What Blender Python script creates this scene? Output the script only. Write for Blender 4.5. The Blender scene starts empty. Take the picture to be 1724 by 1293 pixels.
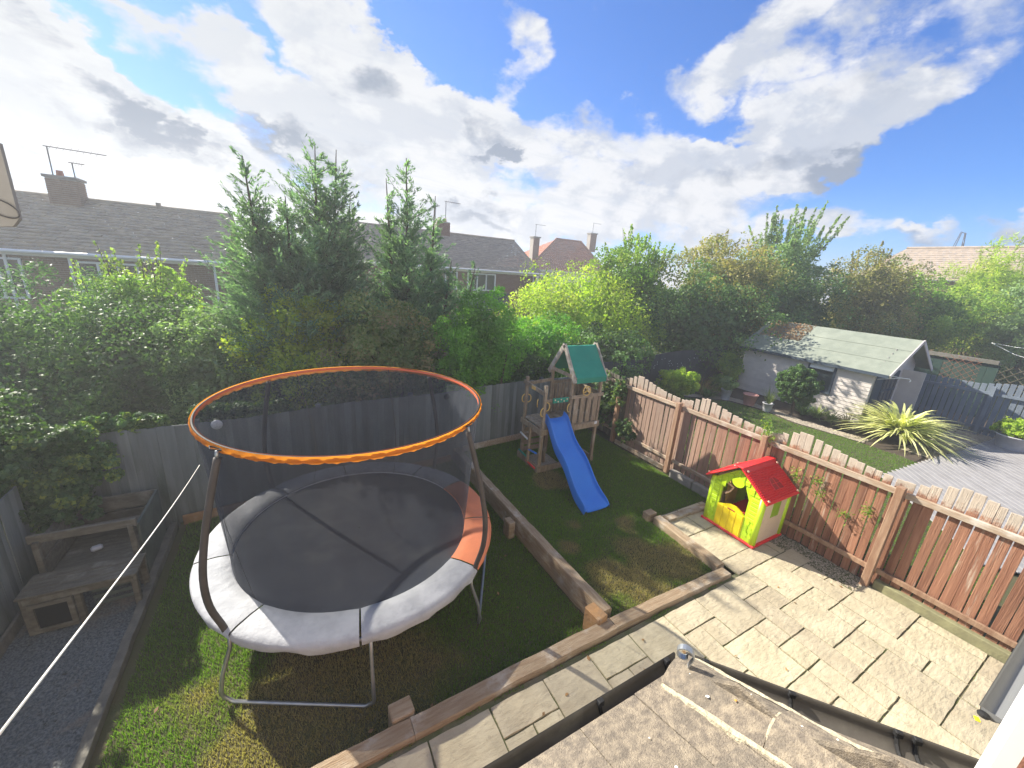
import bpy, math, random
import numpy as np
from mathutils import Vector, Matrix
random.seed(7); RNG = np.random.default_rng(7)
R = math.radians
S = bpy.context.scene
COL = S.collection

# ------------------------------------------------------------------ camera
F_PX = 654.44; PITCH = 0.28477; ROLL = 0.07273; YAW = 0.52384; CAMH = 4.313
cy_, sy_ = math.cos(YAW), math.sin(YAW)
FWD = np.array([sy_*math.cos(PITCH), cy_*math.cos(PITCH), -math.sin(PITCH)])
_r = np.array([cy_, -sy_, 0.0]); _u = np.cross(_r, FWD)
RGT = _r*math.cos(ROLL)+_u*math.sin(ROLL); UPV = -_r*math.sin(ROLL)+_u*math.cos(ROLL)
EYE = np.array([0, 0, CAMH])
cam_d = bpy.data.cameras.new('camera'); cam = bpy.data.objects.new('camera', cam_d); COL.objects.link(cam)
cam_d.sensor_fit = 'HORIZONTAL'; cam_d.sensor_width = 36; cam_d.lens = F_PX*36/1724
cam_d.clip_start = 0.05; cam_d.clip_end = 9000
M = Matrix(((RGT[0], UPV[0], -FWD[0], 0), (RGT[1], UPV[1], -FWD[1], 0), (RGT[2], UPV[2], -FWD[2], CAMH), (0, 0, 0, 1)))
cam.matrix_world = M
S.camera = cam

def ray(px, py):
    return RGT*((px-862)/F_PX) - UPV*((py-646.5)/F_PX) + FWD
def on(px, py, ax, v):
    d = ray(px, py); t = (v-EYE[ax])/d[ax]; return EYE+d*t
def at_z(px, py, z): return on(px, py, 2, z)
def at_y(px, py, y): return on(px, py, 1, y)
def at_x(px, py, x): return on(px, py, 0, x)
def at_d(px, py, d): return EYE+ray(px, py)*d

# ------------------------------------------------------------------ sky, sun, exposure
SUN_EL = R(34); SUN_AZ = math.atan2(-0.466, 0.885)      # sun stands front-left of the garden
sund = np.array([math.sin(SUN_AZ)*math.cos(SUN_EL), math.cos(SUN_AZ)*math.cos(SUN_EL), math.sin(SUN_EL)])
S.view_settings.view_transform = 'Standard'; S.view_settings.look = 'None'
S.view_settings.gamma = 1; S.view_settings.use_curve_mapping = False
S.view_settings.exposure = 1.38
ld = bpy.data.lights.new('sun', 'SUN'); ld.energy = 4.8; ld.angle = R(0.55); ld.color = (1, 0.93, 0.80)
lo = bpy.data.objects.new('sun', ld); COL.objects.link(lo)
lo.rotation_euler = Vector(-sund).to_track_quat('-Z', 'Y').to_euler(); lo.location = (-8, 15, 20)

class NT:
    def __init__(s, nt): s.nt = nt; s.n = nt.nodes; s.l = nt.links
    def _in(s, sock, v):
        if v is None: return
        if isinstance(v, bpy.types.NodeSocket): s.l.new(v, sock)
        else:
            if isinstance(v, (tuple, list)) and len(v) == 3 and sock.type == 'RGBA': v = (*v, 1)
            sock.default_value = v
    def node(s, t, props=None, **ins):
        n = s.n.new(t)
        for k, v in (props or {}).items(): setattr(n, k, v)
        for k, v in ins.items():
            kk = int(k[1:]) if k[0] == 'i' and k[1:].isdigit() else k.replace('_', ' ')
            s._in(n.inputs[kk], v)
        return n
    def math(s, op, a, b=None, c=None, clamp=False):
        n = s.n.new('ShaderNodeMath'); n.operation = op; n.use_clamp = clamp
        s._in(n.inputs[0], a); s._in(n.inputs[1], b); s._in(n.inputs[2], c); return n.outputs[0]
    def vmath(s, op, a, b=None, sc=None):
        n = s.n.new('ShaderNodeVectorMath'); n.operation = op
        s._in(n.inputs[0], a); s._in(n.inputs[1], b)
        if sc is not None: s._in(n.inputs['Scale'], sc)
        return n.outputs['Value' if op in ('DOT_PRODUCT', 'LENGTH') else 'Vector']
    def mix(s, f, a, b, mode='MIX'):
        n = s.n.new('ShaderNodeMix'); n.data_type = 'RGBA'; n.blend_type = mode
        s._in(n.inputs[0], f); s._in(n.inputs[6], a); s._in(n.inputs[7], b); return n.outputs[2]
    def noise(s, vec, scale, detail=4, rough=0.5, dist=0, out=0):
        n = s.n.new('ShaderNodeTexNoise'); s._in(n.inputs['Vector'], vec)
        n.inputs['Scale'].default_value = scale; n.inputs['Detail'].default_value = detail
        n.inputs['Roughness'].default_value = rough; n.inputs['Distortion'].default_value = dist
        return n.outputs[out]
    def smooth(s, v, a, b, lo=0.0, hi=1.0):
        n = s.n.new('ShaderNodeMapRange'); n.interpolation_type = 'SMOOTHSTEP'
        s._in(n.inputs[0], v); n.inputs[1].default_value = a; n.inputs[2].default_value = b
        n.inputs[3].default_value = lo; n.inputs[4].default_value = hi; return n.outputs[0]

W = bpy.data.worlds.new('World'); S.world = W; W.use_nodes = True
w = NT(W.node_tree); w.n.clear()
sky = w.node('ShaderNodeTexSky', dict(sky_type='NISHITA', sun_disc=False, sun_elevation=SUN_EL, sun_rotation=SUN_AZ, air_density=1.0, dust_density=0.6, ozone_density=2.5))
tc = w.node('ShaderNodeTexCoord').outputs['Generated']
dirv = w.vmath('NORMALIZE', tc)
sep = w.node('ShaderNodeSeparateXYZ', i0=dirv)
zc = w.math('MAXIMUM', sep.outputs[2], 0.0)
den = w.math('ADD', zc, 0.16)
comb = w.node('ShaderNodeCombineXYZ', i0=w.math('DIVIDE', sep.outputs[0], den), i1=w.math('DIVIDE', sep.outputs[1], den), i2=0.0).outputs[0]
dstr = w.vmath('MULTIPLY', dirv, (1, 1, 1.7))
warp = w.noise(dstr, 4.5, 6, 0.6, 0.0, out=1)
dirw = w.vmath('ADD', dirv, w.vmath('SCALE', w.vmath('SUBTRACT', warp, (.5, .5, .5)), sc=0.30))
n1 = w.noise(dstr, 4.2, 12, 0.62, 0.15)
n1s = w.noise(w.vmath('ADD', dstr, (-.02, .03, .065)), 4.2, 7, 0.6, 0.15)
n1b = w.noise(dstr, 4.2, 7, 0.6, 0.15)
n2 = w.noise(w.vmath('MULTIPLY', comb, (0.9, 2.2, 1)), 2.2, 9, 0.62, 1.0)
def blobs(lst):
    tot = None
    for cx, cy, a, b, ang, wt in lst:
        ca, sa = math.cos(R(ang)), math.sin(R(ang))
        nz = lambda v: v/np.linalg.norm(v)
        c = nz(ray(cx, cy)); e1 = nz(ray(cx+a*ca, cy+a*sa))-c; e2 = nz(ray(cx-b*sa, cy+b*ca))-c
        d = w.vmath('SUBTRACT', dirw, tuple(c))
        q1 = w.vmath('DOT_PRODUCT', d, tuple(e1/(e1@e1))); q2 = w.vmath('DOT_PRODUCT', d, tuple(e2/(e2@e2)))
        s2 = w.math('ADD', w.math('MULTIPLY', q1, q1), w.math('MULTIPLY', q2, q2))
        v = w.math('MULTIPLY', w.math('SUBTRACT', 1.0, w.math('MULTIPLY', s2, 0.75), clamp=True), wt)
        # only the hemisphere of the cloud itself
        v = w.math('MULTIPLY', v, w.math('GREATER_THAN', w.vmath('DOT_PRODUCT', dirv, tuple(c)), 0.0))
        tot = v if tot is None else w.math('ADD', tot, v)
    return tot
Wb = [(120, 190, 280, 70, 12, 1.2), (40, 30, 150, 35, 5, .7), (130, 105, 110, 32, 12, .7), (500, 165, 300, 55, 10, 1.1), (560, 60, 210, 65, 22, 1.15),
      (690, 175, 120, 75, 10, 1.0), (812, 215, 75, 68, 0, 1.3), (860, 105, 55, 48, 40, .85), (300, 280, 420, 80, 8, .8), (250, 380, 380, 60, 5, .9),
      (700, 320, 380, 90, 5, .9), (1000, 255, 250, 65, 8, .95), (1260, 105, 150, 60, -5, .9), (1520, 100, 300, 110, 0, .72), (1350, 265, 135, 38, 3, 1.1),
      (1150, 315, 300, 60, 0, 1.0), (1000, 385, 420, 45, 3, .8), (1520, 380, 90, 24, 0, .9), (1680, 400, 130, 32, 0, .9), (1420, 190, 330, 60, -3, .75), (1350, 385, 200, 25, 0, .6),
      (250, 30, 100, 16, 20, .25)]
Gb = [(225, 205, 110, 26, 20, 1), (450, 225, 130, 30, 15, .9), (290, 272, 170, 28, 10, .9), (430, 292, 120, 18, 8, .7), (822, 240, 60, 42, 30, .9), (820, 277, 60, 12, 5, 1),
      (1420, 275, 90, 22, 3, .9), (1270, 285, 110, 20, 0, .35), (650, 175, 60, 38, 10, .7), (825, 335, 60, 22, 0, .7), (820, 372, 80, 13, 5, .8), (1640, 403, 110, 20, 0, .7),
      (1500, 388, 70, 14, 0, .7), (570, 250, 110, 34, 10, .7), (60, 305, 150, 16, 8, .6), (1130, 300, 160, 30, 0, .35), (130, 130, 160, 22, 12, .3), (950, 205, 60, 20, 0, .3)]
D = blobs(Wb); G = blobs(Gb)
dens = w.math('ADD', w.math('MINIMUM', D, 1.3), w.math('MULTIPLY', w.math('SUBTRACT', n1, 0.5), 2.4))
dens = w.math('ADD', dens, w.math('MULTIPLY', w.math('SUBTRACT', n2, 0.5), 0.5))
# extra cloud cover added outside the frame to turn bluish skylight in shadows neutral
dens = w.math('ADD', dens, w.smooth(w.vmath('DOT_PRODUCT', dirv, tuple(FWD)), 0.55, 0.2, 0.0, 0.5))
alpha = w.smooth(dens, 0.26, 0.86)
sd = w.math('MAXIMUM', w.vmath('DOT_PRODUCT', dirv, tuple(sund)), 0.0)
glow = w.math('POWER', sd, 3.0)
gmask = w.smooth(w.math('ADD', G, w.math('MULTIPLY', w.math('SUBTRACT', w.noise(dstr, 6.0, 8, 0.6, 0.5), 0.5), 2.4)), 0.2, 1.05)
white = w.mix(w.smooth(w.math('SUBTRACT', n1s, n1b), -0.06, 0.07), (0.34, 0.345, 0.36), (0.235, 0.255, 0.295))
white = w.mix(w.smooth(n2, 0.45, 0.75, 0.0, 0.5), white, (0.19, 0.225, 0.285))
white = w.mix(w.math('MULTIPLY', glow, 0.8), white, (0.275, 0.285, 0.295))
grey = w.mix(glow, (0.125, 0.15, 0.195), (0.085, 0.11, 0.15))
ccol = w.mix(gmask, white, grey)
skyc = w.mix(1.0, sky.outputs[0], (0.023, 0.046, 0.081), 'MULTIPLY')
hz = w.smooth(sep.outputs[2], 0.0, 0.2, 0.4, 0.0)
skyc = w.mix(hz, skyc, (0.22, 0.33, 0.47))
skyc = w.mix(w.math('MULTIPLY', glow, 0.5), skyc, (0.045, 0.095, 0.19))
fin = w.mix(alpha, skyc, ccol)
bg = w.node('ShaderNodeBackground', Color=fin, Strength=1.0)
# the sky's physical strength (0.08..0.11) is already multiplied into its colour above
w.l.new(bg.outputs[0], w.node('ShaderNodeOutputWorld').inputs[0])

# ------------------------------------------------------------------ helpers
class MB:
    def __init__(s): s.v = []; s.f = []
    def add(s, vs, fs):
        o = len(s.v); s.v += [tuple(map(float, v)) for v in vs]; s.f += [tuple(i+o for i in f) for f in fs]
    def box(s, c, d, rot=None, ch=0.0, jit=0.0):
        hx, hy, hz = d[0]/2, d[1]/2, d[2]/2
        if ch <= 0:
            vs = [(x*hx, y*hy, z*hz) for z in (-1, 1) for y in (-1, 1) for x in (-1, 1)]
            fs = [(0, 2, 3, 1), (4, 5, 7, 6), (0, 1, 5, 4), (2, 6, 7, 3), (0, 4, 6, 2), (1, 3, 7, 5)]
        else:
            ch = min(ch, hx*.9, hy*.9, hz*.9); vs = []; ix = {}
            for sx in (-1, 1):
                for sy in (-1, 1):
                    for sz in (-1, 1):
                        for k in range(3):
                            p = [sx*hx, sy*hy, sz*hz]
                            for j in range(3):
                                if j != k: p[j] -= (sx, sy, sz)[j]*ch
                            ix[(sx, sy, sz, k)] = len(vs); vs.append(tuple(p))
            fs = []
            for k in range(3):
                a, b = [(1, 2), (2, 0), (0, 1)][k]
                for sg in (-1, 1):
                    q = []
                    for ua, ub in ((-1, -1), (1, -1), (1, 1), (-1, 1)):
                        t = [0, 0, 0]; t[k] = sg; t[a] = ua; t[b] = ub; q.append(ix[(*t, k)])
                    fs.append(tuple(q if sg > 0 else q[::-1]))
            for k in range(3):          # edges along axis k
                a, b = [(1, 2), (2, 0), (0, 1)][k]
                for sa in (-1, 1):
                    for sb in (-1, 1):
                        t0 = [0, 0, 0]; t0[k] = -1; t0[a] = sa; t0[b] = sb; t1 = list(t0); t1[k] = 1
                        q = [ix[(*t0, a)], ix[(*t1, a)], ix[(*t1, b)], ix[(*t0, b)]]
                        fs.append(tuple(q if sa*sb < 0 else q[::-1]))
            for sx in (-1, 1):
                for sy in (-1, 1):
                    for sz in (-1, 1):
                        q = [ix[(sx, sy, sz, k)] for k in range(3)]
                        fs.append(tuple(q if sx*sy*sz > 0 else q[::-1]))
        if jit: vs = [tuple(a+random.uniform(-jit, jit) for a in v) for v in vs]
        if rot is not None: vs = [tuple(rot @ Vector(v)) for v in vs]
        s.add([(v[0]+c[0], v[1]+c[1], v[2]+c[2]) for v in vs], fs); return s
    def beam(s, a, b, wd, th, up=(0, 0, 1), ch=0.0):
        a = Vector(a); b = Vector(b); d = (b-a); L = d.length; x = d.normalized()
        y = Vector(up).cross(x)
        if y.length < 1e-4: y = Vector((1, 0, 0)).cross(x)
        y.normalize(); z = x.cross(y)
        rot = Matrix((x, y, z)).transposed()
        return s.box(tuple((a+b)/2), (L, wd, th), rot, ch)
    def tube(s, pts, rad, n=8, cap=True):
        pts = [Vector(p) for p in pts]; m = len(pts)
        if not hasattr(rad, '__len__'): rad = [rad]*m
        vs = []; prev = None
        for i, p in enumerate(pts):
            t = (pts[min(i+1, m-1)]-pts[max(i-1, 0)]).normalized()
            if prev is None:
                y = t.orthogonal().normalized()
            else:
                y = (prev-t*prev.dot(t)).normalized()
            prev = y; z = t.cross(y)
            for k in range(n):
                an = 2*math.pi*k/n; vs.append(tuple(p+(y*math.cos(an)+z*math.sin(an))*rad[i]))
        fs = [(i*n+k, i*n+(k+1) % n, (i+1)*n+(k+1) % n, (i+1)*n+k) for i in range(m-1) for k in range(n)]
        if cap: fs += [tuple(range(n))[::-1], tuple((m-1)*n+k for k in range(n))]
        s.add(vs, fs); return s
    def prism(s, poly, base, ax1, ax2, ext):
        base = Vector(base); a = Vector(ax1); b = Vector(ax2); e = Vector(ext); n = len(poly)
        vs = [tuple(base+a*p[0]+b*p[1]) for p in poly]+[tuple(base+a*p[0]+b*p[1]+e) for p in poly]
        s.add(vs, [tuple(range(n))[::-1], tuple(range(n, 2*n))]+[(i, (i+1) % n, n+(i+1) % n, n+i) for i in range(n)]); return s
    def sheet(s, rows):
        n = len(rows[0]); vs = [p for r in rows for p in r]
        s.add(vs, [(i*n+j, i*n+j+1, (i+1)*n+j+1, (i+1)*n+j) for i in range(len(rows)-1) for j in range(n-1)]); return s
    def ball(s, c, r, sc=(1, 1, 1), n=10):
        rows = [[(c[0]+r*sc[0]*math.sin(math.pi*i/n)*math.cos(2*math.pi*j/(2*n)), c[1]+r*sc[1]*math.sin(math.pi*i/n)*math.sin(2*math.pi*j/(2*n)), c[2]+r*sc[2]*math.cos(math.pi*i/n)) for j in range(2*n+1)] for i in range(n+1)]
        return s.sheet(rows)
    def mesh(s, name, smooth=False):
        me = bpy.data.meshes.new(name); me.from_pydata(s.v, [], s.f); me.update()
        if smooth: me.polygons.foreach_set('use_smooth', [True]*len(me.polygons))
        return me
    def build(s, name, mat, parent=None, smooth=False, **props):
        return link(name, s.mesh(name, smooth), mat, parent, **props)
def link(name, me, mat, parent=None, loc=None, rot=None, **props):
    if mat is not None and len(me.materials) == 0: me.materials.append(mat)
    o = bpy.data.objects.new(name, me); COL.objects.link(o)
    if loc is not None: o.location = loc
    if rot is not None: o.rotation_euler = rot
    if parent is not None:
        o.parent = parent
        if parent.type == 'EMPTY' and loc is None: o.matrix_parent_inverse = parent_world(parent).inverted()
        elif loc is None: pass
    for k, v in props.items(): o[k] = v
    return o
def parent_world(p):
    m = Matrix.LocRotScale(p.location, p.rotation_euler, p.scale)
    return m
def thing(name, label, cat, loc=(0, 0, 0), group=None):
    o = bpy.data.objects.new(name, None); COL.objects.link(o); o.location = loc; o.empty_display_size = 0.2
    o['label'] = label; o['category'] = cat
    if group: o['group'] = group
    return o
def tag(o, label, cat, group=None, kind=None):
    o['label'] = label; o['category'] = cat
    if group: o['group'] = group
    if kind: o['kind'] = kind
    return o

def mat(name, base=(.5, .5, .5), rough=.8, var=None, vscale=4.0, vdet=6, stretch=None, bump=0.0, bscale=60.0, bstretch=None, obj=0.0, metal=0.0,
        dirt=None, dscale=1.5, dthr=(.5, .75), trans=0.0, spec=0.35, alpha=None, dstretch=None, hue=0.0, coords='Object'):
    m = bpy.data.materials.new(name); m.use_nodes = True; t = NT(m.node_tree); t.n.clear()
    p = t.node('ShaderNodeBsdfPrincipled'); out = t.node('ShaderNodeOutputMaterial'); t.l.new(p.outputs[0], out.inputs[0])
    tcn = t.node('ShaderNodeTexCoord')
    co = tcn.outputs[coords] if coords != 'World' else t.node('ShaderNodeNewGeometry').outputs['Position']
    oi = t.node('ShaderNodeObjectInfo')
    shift = t.vmath('ADD', co, t.vmath('SCALE', (13.1, 7.7, 5.3), sc=t.math('MULTIPLY', oi.outputs['Random'], 9.0)))
    c = tuple(base)
    if var is not None:
        v = t.vmath('MULTIPLY', shift, stretch) if stretch else shift
        c = t.mix(t.smooth(t.noise(v, vscale, vdet, .6), .3, .7), c, tuple(var))
    if dirt is not None:
        v = t.vmath('MULTIPLY', shift, dstretch) if dstretch else shift
        c = t.mix(t.smooth(t.noise(v, dscale, 7, .65), *dthr), c, tuple(dirt))
    if obj or hue:
        hs = t.node('ShaderNodeHueSaturation', Hue=t.math('MULTIPLY_ADD', oi.outputs['Random'], hue, .5-hue/2), Saturation=1.0,
                    Value=t.math('MULTIPLY_ADD', oi.outputs['Random'], obj, 1-obj/2), Color=c)
        c = hs.outputs[0]
    t._in(p.inputs['Base Color'], c); p.inputs['Roughness'].default_value = rough; p.inputs['Metallic'].default_value = metal
    p.inputs['Specular IOR Level'].default_value = spec
    if bump:
        v = t.vmath('MULTIPLY', shift, bstretch) if bstretch else shift
        b = t.node('ShaderNodeBump', Strength=bump, Distance=0.02, Height=t.noise(v, bscale, 6, .6)); t.l.new(b.outputs[0], p.inputs['Normal'])
    if alpha is not None: t._in(p.inputs['Alpha'], alpha)
    return m
def leafmat(name, cols, trans=0.35, rough=.55, vscale=.7):
    m = bpy.data.materials.new(name); m.use_nodes = True; t = NT(m.node_tree); t.n.clear()
    at = t.node('ShaderNodeAttribute', dict(attribute_name='rnd'))
    rp = t.node('ShaderNodeValToRGB', i0=at.outputs['Fac']); cr = rp.color_ramp
    while len(cr.elements) < len(cols): cr.elements.new(.5)
    for i, cc in enumerate(cols):
        cr.elements[i].position = i/(len(cols)-1) if len(cols) > 1 else 0; cr.elements[i].color = (*cc, 1)
    pos = t.node('ShaderNodeNewGeometry').outputs['Position']
    nz = t.smooth(t.noise(pos, vscale, 3, .5), .3, .7, .72, 1.3)
    c = t.vmath('SCALE', rp.outputs[0], sc=t.math('MULTIPLY', nz, 2.1))
    d = t.node('ShaderNodeBsdfPrincipled', Roughness=rough); t.l.new(c, d.inputs['Base Color']); d.inputs['Specular IOR Level'].default_value = .3
    tr = t.node('ShaderNodeBsdfTranslucent'); t.l.new(t.vmath('MULTIPLY', c, (1.5, 1.7, .7)), tr.inputs[0])
    mx = t.node('ShaderNodeMixShader', i0=trans); t.l.new(d.outputs[0], mx.inputs[1]); t.l.new(tr.outputs[0], mx.inputs[2])
    t.l.new(mx.outputs[0], t.node('ShaderNodeOutputMaterial').inputs[0])
    return m

# ------------------------------------------------------------------ materials
m_fgrey = mat('grey_fence_wood', (.155, .175, .175), .85, var=(.21, .235, .235), vscale=2, stretch=(4, 4, .6), bump=.5, bscale=30, bstretch=(3, 3, .2), obj=.5, dirt=(.10, .125, .105), dscale=2.5, dstretch=(1, 1, .4))
m_fred = mat('red_stained_wood', (.20, .088, .052), .8, var=(.33, .165, .10), vscale=4, stretch=(5, 5, .4), bump=.7, bscale=40, bstretch=(3, 3, .2), obj=.5, dirt=(.44, .36, .28), dscale=3, dstretch=(4, 4, .6), dthr=(.58, .72))
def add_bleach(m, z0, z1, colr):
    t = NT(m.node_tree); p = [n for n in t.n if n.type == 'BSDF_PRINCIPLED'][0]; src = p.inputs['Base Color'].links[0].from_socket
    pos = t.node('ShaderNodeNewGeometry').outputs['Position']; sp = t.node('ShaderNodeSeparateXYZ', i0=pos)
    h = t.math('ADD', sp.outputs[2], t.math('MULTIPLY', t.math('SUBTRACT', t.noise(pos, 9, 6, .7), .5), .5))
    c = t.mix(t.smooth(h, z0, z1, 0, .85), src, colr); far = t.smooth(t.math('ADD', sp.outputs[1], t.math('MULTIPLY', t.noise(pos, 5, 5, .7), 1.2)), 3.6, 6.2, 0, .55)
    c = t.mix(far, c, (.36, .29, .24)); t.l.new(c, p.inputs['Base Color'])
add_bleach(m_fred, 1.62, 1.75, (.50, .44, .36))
m_fbleach = mat('bleached_wood', (.42, .35, .27), .85, var=(.30, .20, .13), vscale=5, stretch=(6, .7, 6), bump=.4, bscale=40, bstretch=(3, .3, 3), obj=.2, dirt=(.55, .50, .43), dscale=3)
m_fpost = mat('fence_post_wood', (.33, .22, .145), .85, var=(.23, .13, .08), vscale=4, stretch=(5, 5, .6), bump=.4, bscale=40, bstretch=(3, 3, .2), obj=.2)
m_sleep = mat('sleeper_oak', (.36, .28, .19), .85, var=(.26, .18, .11), vscale=5, stretch=(.7, 6, 6), bump=.7, bscale=25, bstretch=(.4, 4, 4), obj=.25, dirt=(.45, .40, .33), dscale=2.5, dthr=(.5, .7))
m_sleepo = mat('sleeper_orange_side', (.36, .20, .085), .85, var=(.24, .15, .08), vscale=5, bump=.6, bscale=25, obj=.2, dirt=(.42, .36, .28), dscale=2)
m_edge = mat('greyed_edging_wood', (.19, .18, .15), .9, var=(.12, .115, .10), vscale=6, bump=.6, bscale=30, obj=.2)
m_kerb = mat('green_gravel_board', (.25, .24, .13), .85, var=(.17, .16, .09), vscale=4, bump=.4, bscale=30, obj=.1)
m_slab = mat('riven_slab', (.45, .395, .28), .85, var=(.36, .31, .215), vscale=3, bump=.9, bscale=9, bstretch=(1, 2.2, 1), obj=.22, dirt=(.27, .235, .17), dscale=9, dthr=(.58, .72), dstretch=(1.6, 1, 1), hue=.012)
m_joint = mat('patio_joint', (.17, .15, .10), .95, var=(.09, .11, .04), vscale=5, bump=.5, bscale=80)
m_lawn = mat('lawn_soil', (.07, .08, .03), .95, var=(.09, .075, .04), vscale=3, bump=.6, bscale=60)
m_gravelbase = mat('gravel_bed', (.07, .075, .075), .95, var=(.10, .09, .07), vscale=6, bump=.8, bscale=90)
m_earth = mat('terrain_grass', (.06, .075, .03), .95, var=(.10, .10, .05), vscale=.15, coords='World')
m_hill = mat('distant_hill', (.12, .17, .22), .95, var=(.09, .14, .17), vscale=.004, coords='World')
m_oldwood = mat('weathered_wood', (.15, .135, .105), .85, var=(.095, .085, .065), vscale=5, stretch=(1, 4, 4), bump=.5, bscale=30, obj=.25, dirt=(.22, .21, .18), dscale=3)
m_hutch = mat('greenish_board', (.10, .125, .11), .85, var=(.075, .09, .08), vscale=4, bump=.3, bscale=30, obj=.1)
m_towerw = mat('tower_timber', (.34, .27, .185), .85, var=(.22, .17, .115), vscale=4, stretch=(4, 4, 1), bump=.5, bscale=35, obj=.25, dirt=(.44, .38, .30), dscale=3)
m_barge = mat('bleached_barge_board', (.50, .46, .40), .85, var=(.30, .25, .19), vscale=5, bump=.4, bscale=30)
m_blue = mat('blue_slide_plastic', (.028, .17, .62), .32, var=(.035, .20, .66), vscale=2, spec=.5, dirt=(.06, .20, .50), dscale=6, dthr=(.6, .75))
m_green = mat('green_canopy', (.015, .22, .15), .6, var=(.02, .26, .17), vscale=3, bump=.15, bscale=40)
m_yel = mat('yellow_plastic', (.70, .47, .14), .4)
m_lime = mat('lime_plastic', (.50, .72, .02), .38, var=(.44, .68, .02), vscale=2, spec=.5)
m_limedk = mat('green_plastic', (.25, .42, .015), .4, spec=.5)
m_pyel = mat('bright_yellow_plastic', (.86, .66, .01), .38, spec=.5)
m_ored = mat('red_plastic', (.72, .03, .03), .38, var=(.66, .025, .03), vscale=3, spec=.5)
m_oredk = mat('recess_shade_red_plastic', (.34, .018, .018), .45)  # recess shade of the moulded roof window put into a darker red
m_cream = mat('cream_stone_plastic', (.70, .56, .40), .5, bump=.8, bscale=18)
m_pink = mat('pale_knob_plastic', (.82, .55, .40), .4)
m_dkint = mat('dark_red_plastic', (.30, .012, .015), .5)
m_steel = mat('galvanised_steel', (.42, .44, .46), .38, var=(.33, .35, .36), vscale=8, metal=.75)
m_foam = mat('pole_foam', (.055, .047, .042), .6, var=(.075, .065, .06), vscale=6, bump=.2, bscale=40)
m_mat_ = mat('jumping_mat', (.010, .016, .030), .8, var=(.024, .030, .044), vscale=2.2, dirt=(.06, .062, .066), dscale=1.6, dthr=(.45, .8))
m_pad = mat('grey_pad', (.43, .44, .46), .85, var=(.33, .34, .36), vscale=4, bump=.7, bscale=11, obj=.06)
m_pador = mat('orange_pad', (.78, .25, .11), .6, var=(.66, .21, .10), vscale=3, bump=.35, bscale=6)
m_ring = mat('orange_band', (.90, .27, .015), .6, var=(.75, .2, .02), vscale=6, bump=.4, bscale=18)
t = NT(m_ring.node_tree); pb = [n for n in t.n if n.type == 'BSDF_PRINCIPLED'][0]; ob = [n for n in t.n if n.type == 'OUTPUT_MATERIAL'][0]
tr_ = t.node('ShaderNodeBsdfTranslucent'); tr_.inputs[0].default_value = (.95, .36, .03, 1); mx_ = t.node('ShaderNodeMixShader', i0=.45); t.l.new(pb.outputs[0], mx_.inputs[1]); t.l.new(tr_.outputs[0], mx_.inputs[2]); t.l.new(mx_.outputs[0], ob.inputs[0])
m_ringr = mat('red_band', (.70, .13, .05), .6)
m_black = mat('black_fabric', (.012, .012, .013), .7)
m_gut = mat('brown_grey_gutter', (.085, .075, .065), .5, var=(.065, .058, .05), vscale=6, dirt=(.13, .12, .10), dscale=4)
m_gutg = mat('grey_gutter', (.16, .165, .17), .45, dirt=(.22, .21, .19), dscale=5)
m_tile = mat('concrete_tile', (.33, .275, .205), .92, var=(.16, .135, .11), vscale=28, vdet=10, bump=.7, bscale=150, obj=.16, dirt=(.15, .13, .105), dscale=3.5, dthr=(.45, .78))
m_mortar = mat('cream_mortar', (.52, .47, .34), .95, var=(.40, .35, .25), vscale=30, bump=.8, bscale=60)
m_lich = mat('white_lichen', (.78, .78, .74), .95)
m_licho = mat('orange_lichen', (.62, .27, .06), .95)
m_white = mat('white_upvc', (.80, .80, .80), .4)
m_wh2 = mat('white_gloss', (.72, .74, .74), .5)
m_brick = mat('red_brick', (.20, .085, .06), .9, var=(.26, .13, .09), vscale=20, bump=.4, bscale=50, obj=.3)
m_brickp = mat('buff_brick', (.27, .185, .13), .9, var=(.21, .14, .10), vscale=3, bump=.4, bscale=50, obj=.3)
m_brickpink = mat('sunlit_pink_brick', (.46, .27, .21), .9, var=(.38, .22, .17), vscale=3, bump=.4, bscale=30, obj=.2)  # gable brick of the gabled house, its sunlight put into the colour
m_mort2 = mat('grey_mortar', (.36, .33, .29), .95)
m_rtile = mat('brown_roof_tile', (.46, .38, .27), .9, var=(.30, .25, .19), vscale=2.2, vdet=9, bump=.4, bscale=12, dirt=(.38, .35, .29), dscale=5, dthr=(.5, .68), coords='World')
m_rtile2 = mat('slate_brown_roof_tile', (.42, .34, .27), .9, var=(.30, .245, .20), vscale=3, vdet=9, bump=.3, bscale=12, coords='World')
m_rred = mat('terracotta_tile', (.42, .155, .085), .9, var=(.30, .12, .075), vscale=1.2, vdet=8, bump=.3, bscale=9, coords='World')
m_render = mat('cream_render', (.68, .65, .58), .9, var=(.58, .55, .49), vscale=1)
m_glass = mat('window_glass', (.03, .04, .05), .08, spec=.8)
m_alu = mat('aerial_metal', (.10, .10, .11), .5, metal=.5)
m_shed = mat('pale_mauve_board', (.62, .57, .53), .75, var=(.54, .49, .455), vscale=3, bump=.2, bscale=20, obj=.08)
m_felt = mat('green_roof_felt', (.25, .275, .225), .95, var=(.20, .225, .185), vscale=3, bump=.3, bscale=90, dirt=(.28, .305, .25), dscale=1.2)
m_navy = mat('slate_blue_paint', (.045, .065, .09), .6)
m_dkfence = mat('charcoal_fence_wood', (.03, .036, .043), .8, var=(.045, .052, .06), vscale=3, obj=.3, bump=.3, bscale=30)
m_bluefence = mat('blue_grey_fence_wood', (.19, .225, .27), .8, var=(.15, .18, .22), vscale=3, obj=.15, bump=.3, bscale=30)
m_deck = mat('grey_deck_board', (.30, .29, .29), .8, var=(.24, .23, .23), vscale=3, bump=.4, bscale=30, obj=.12)
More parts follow.
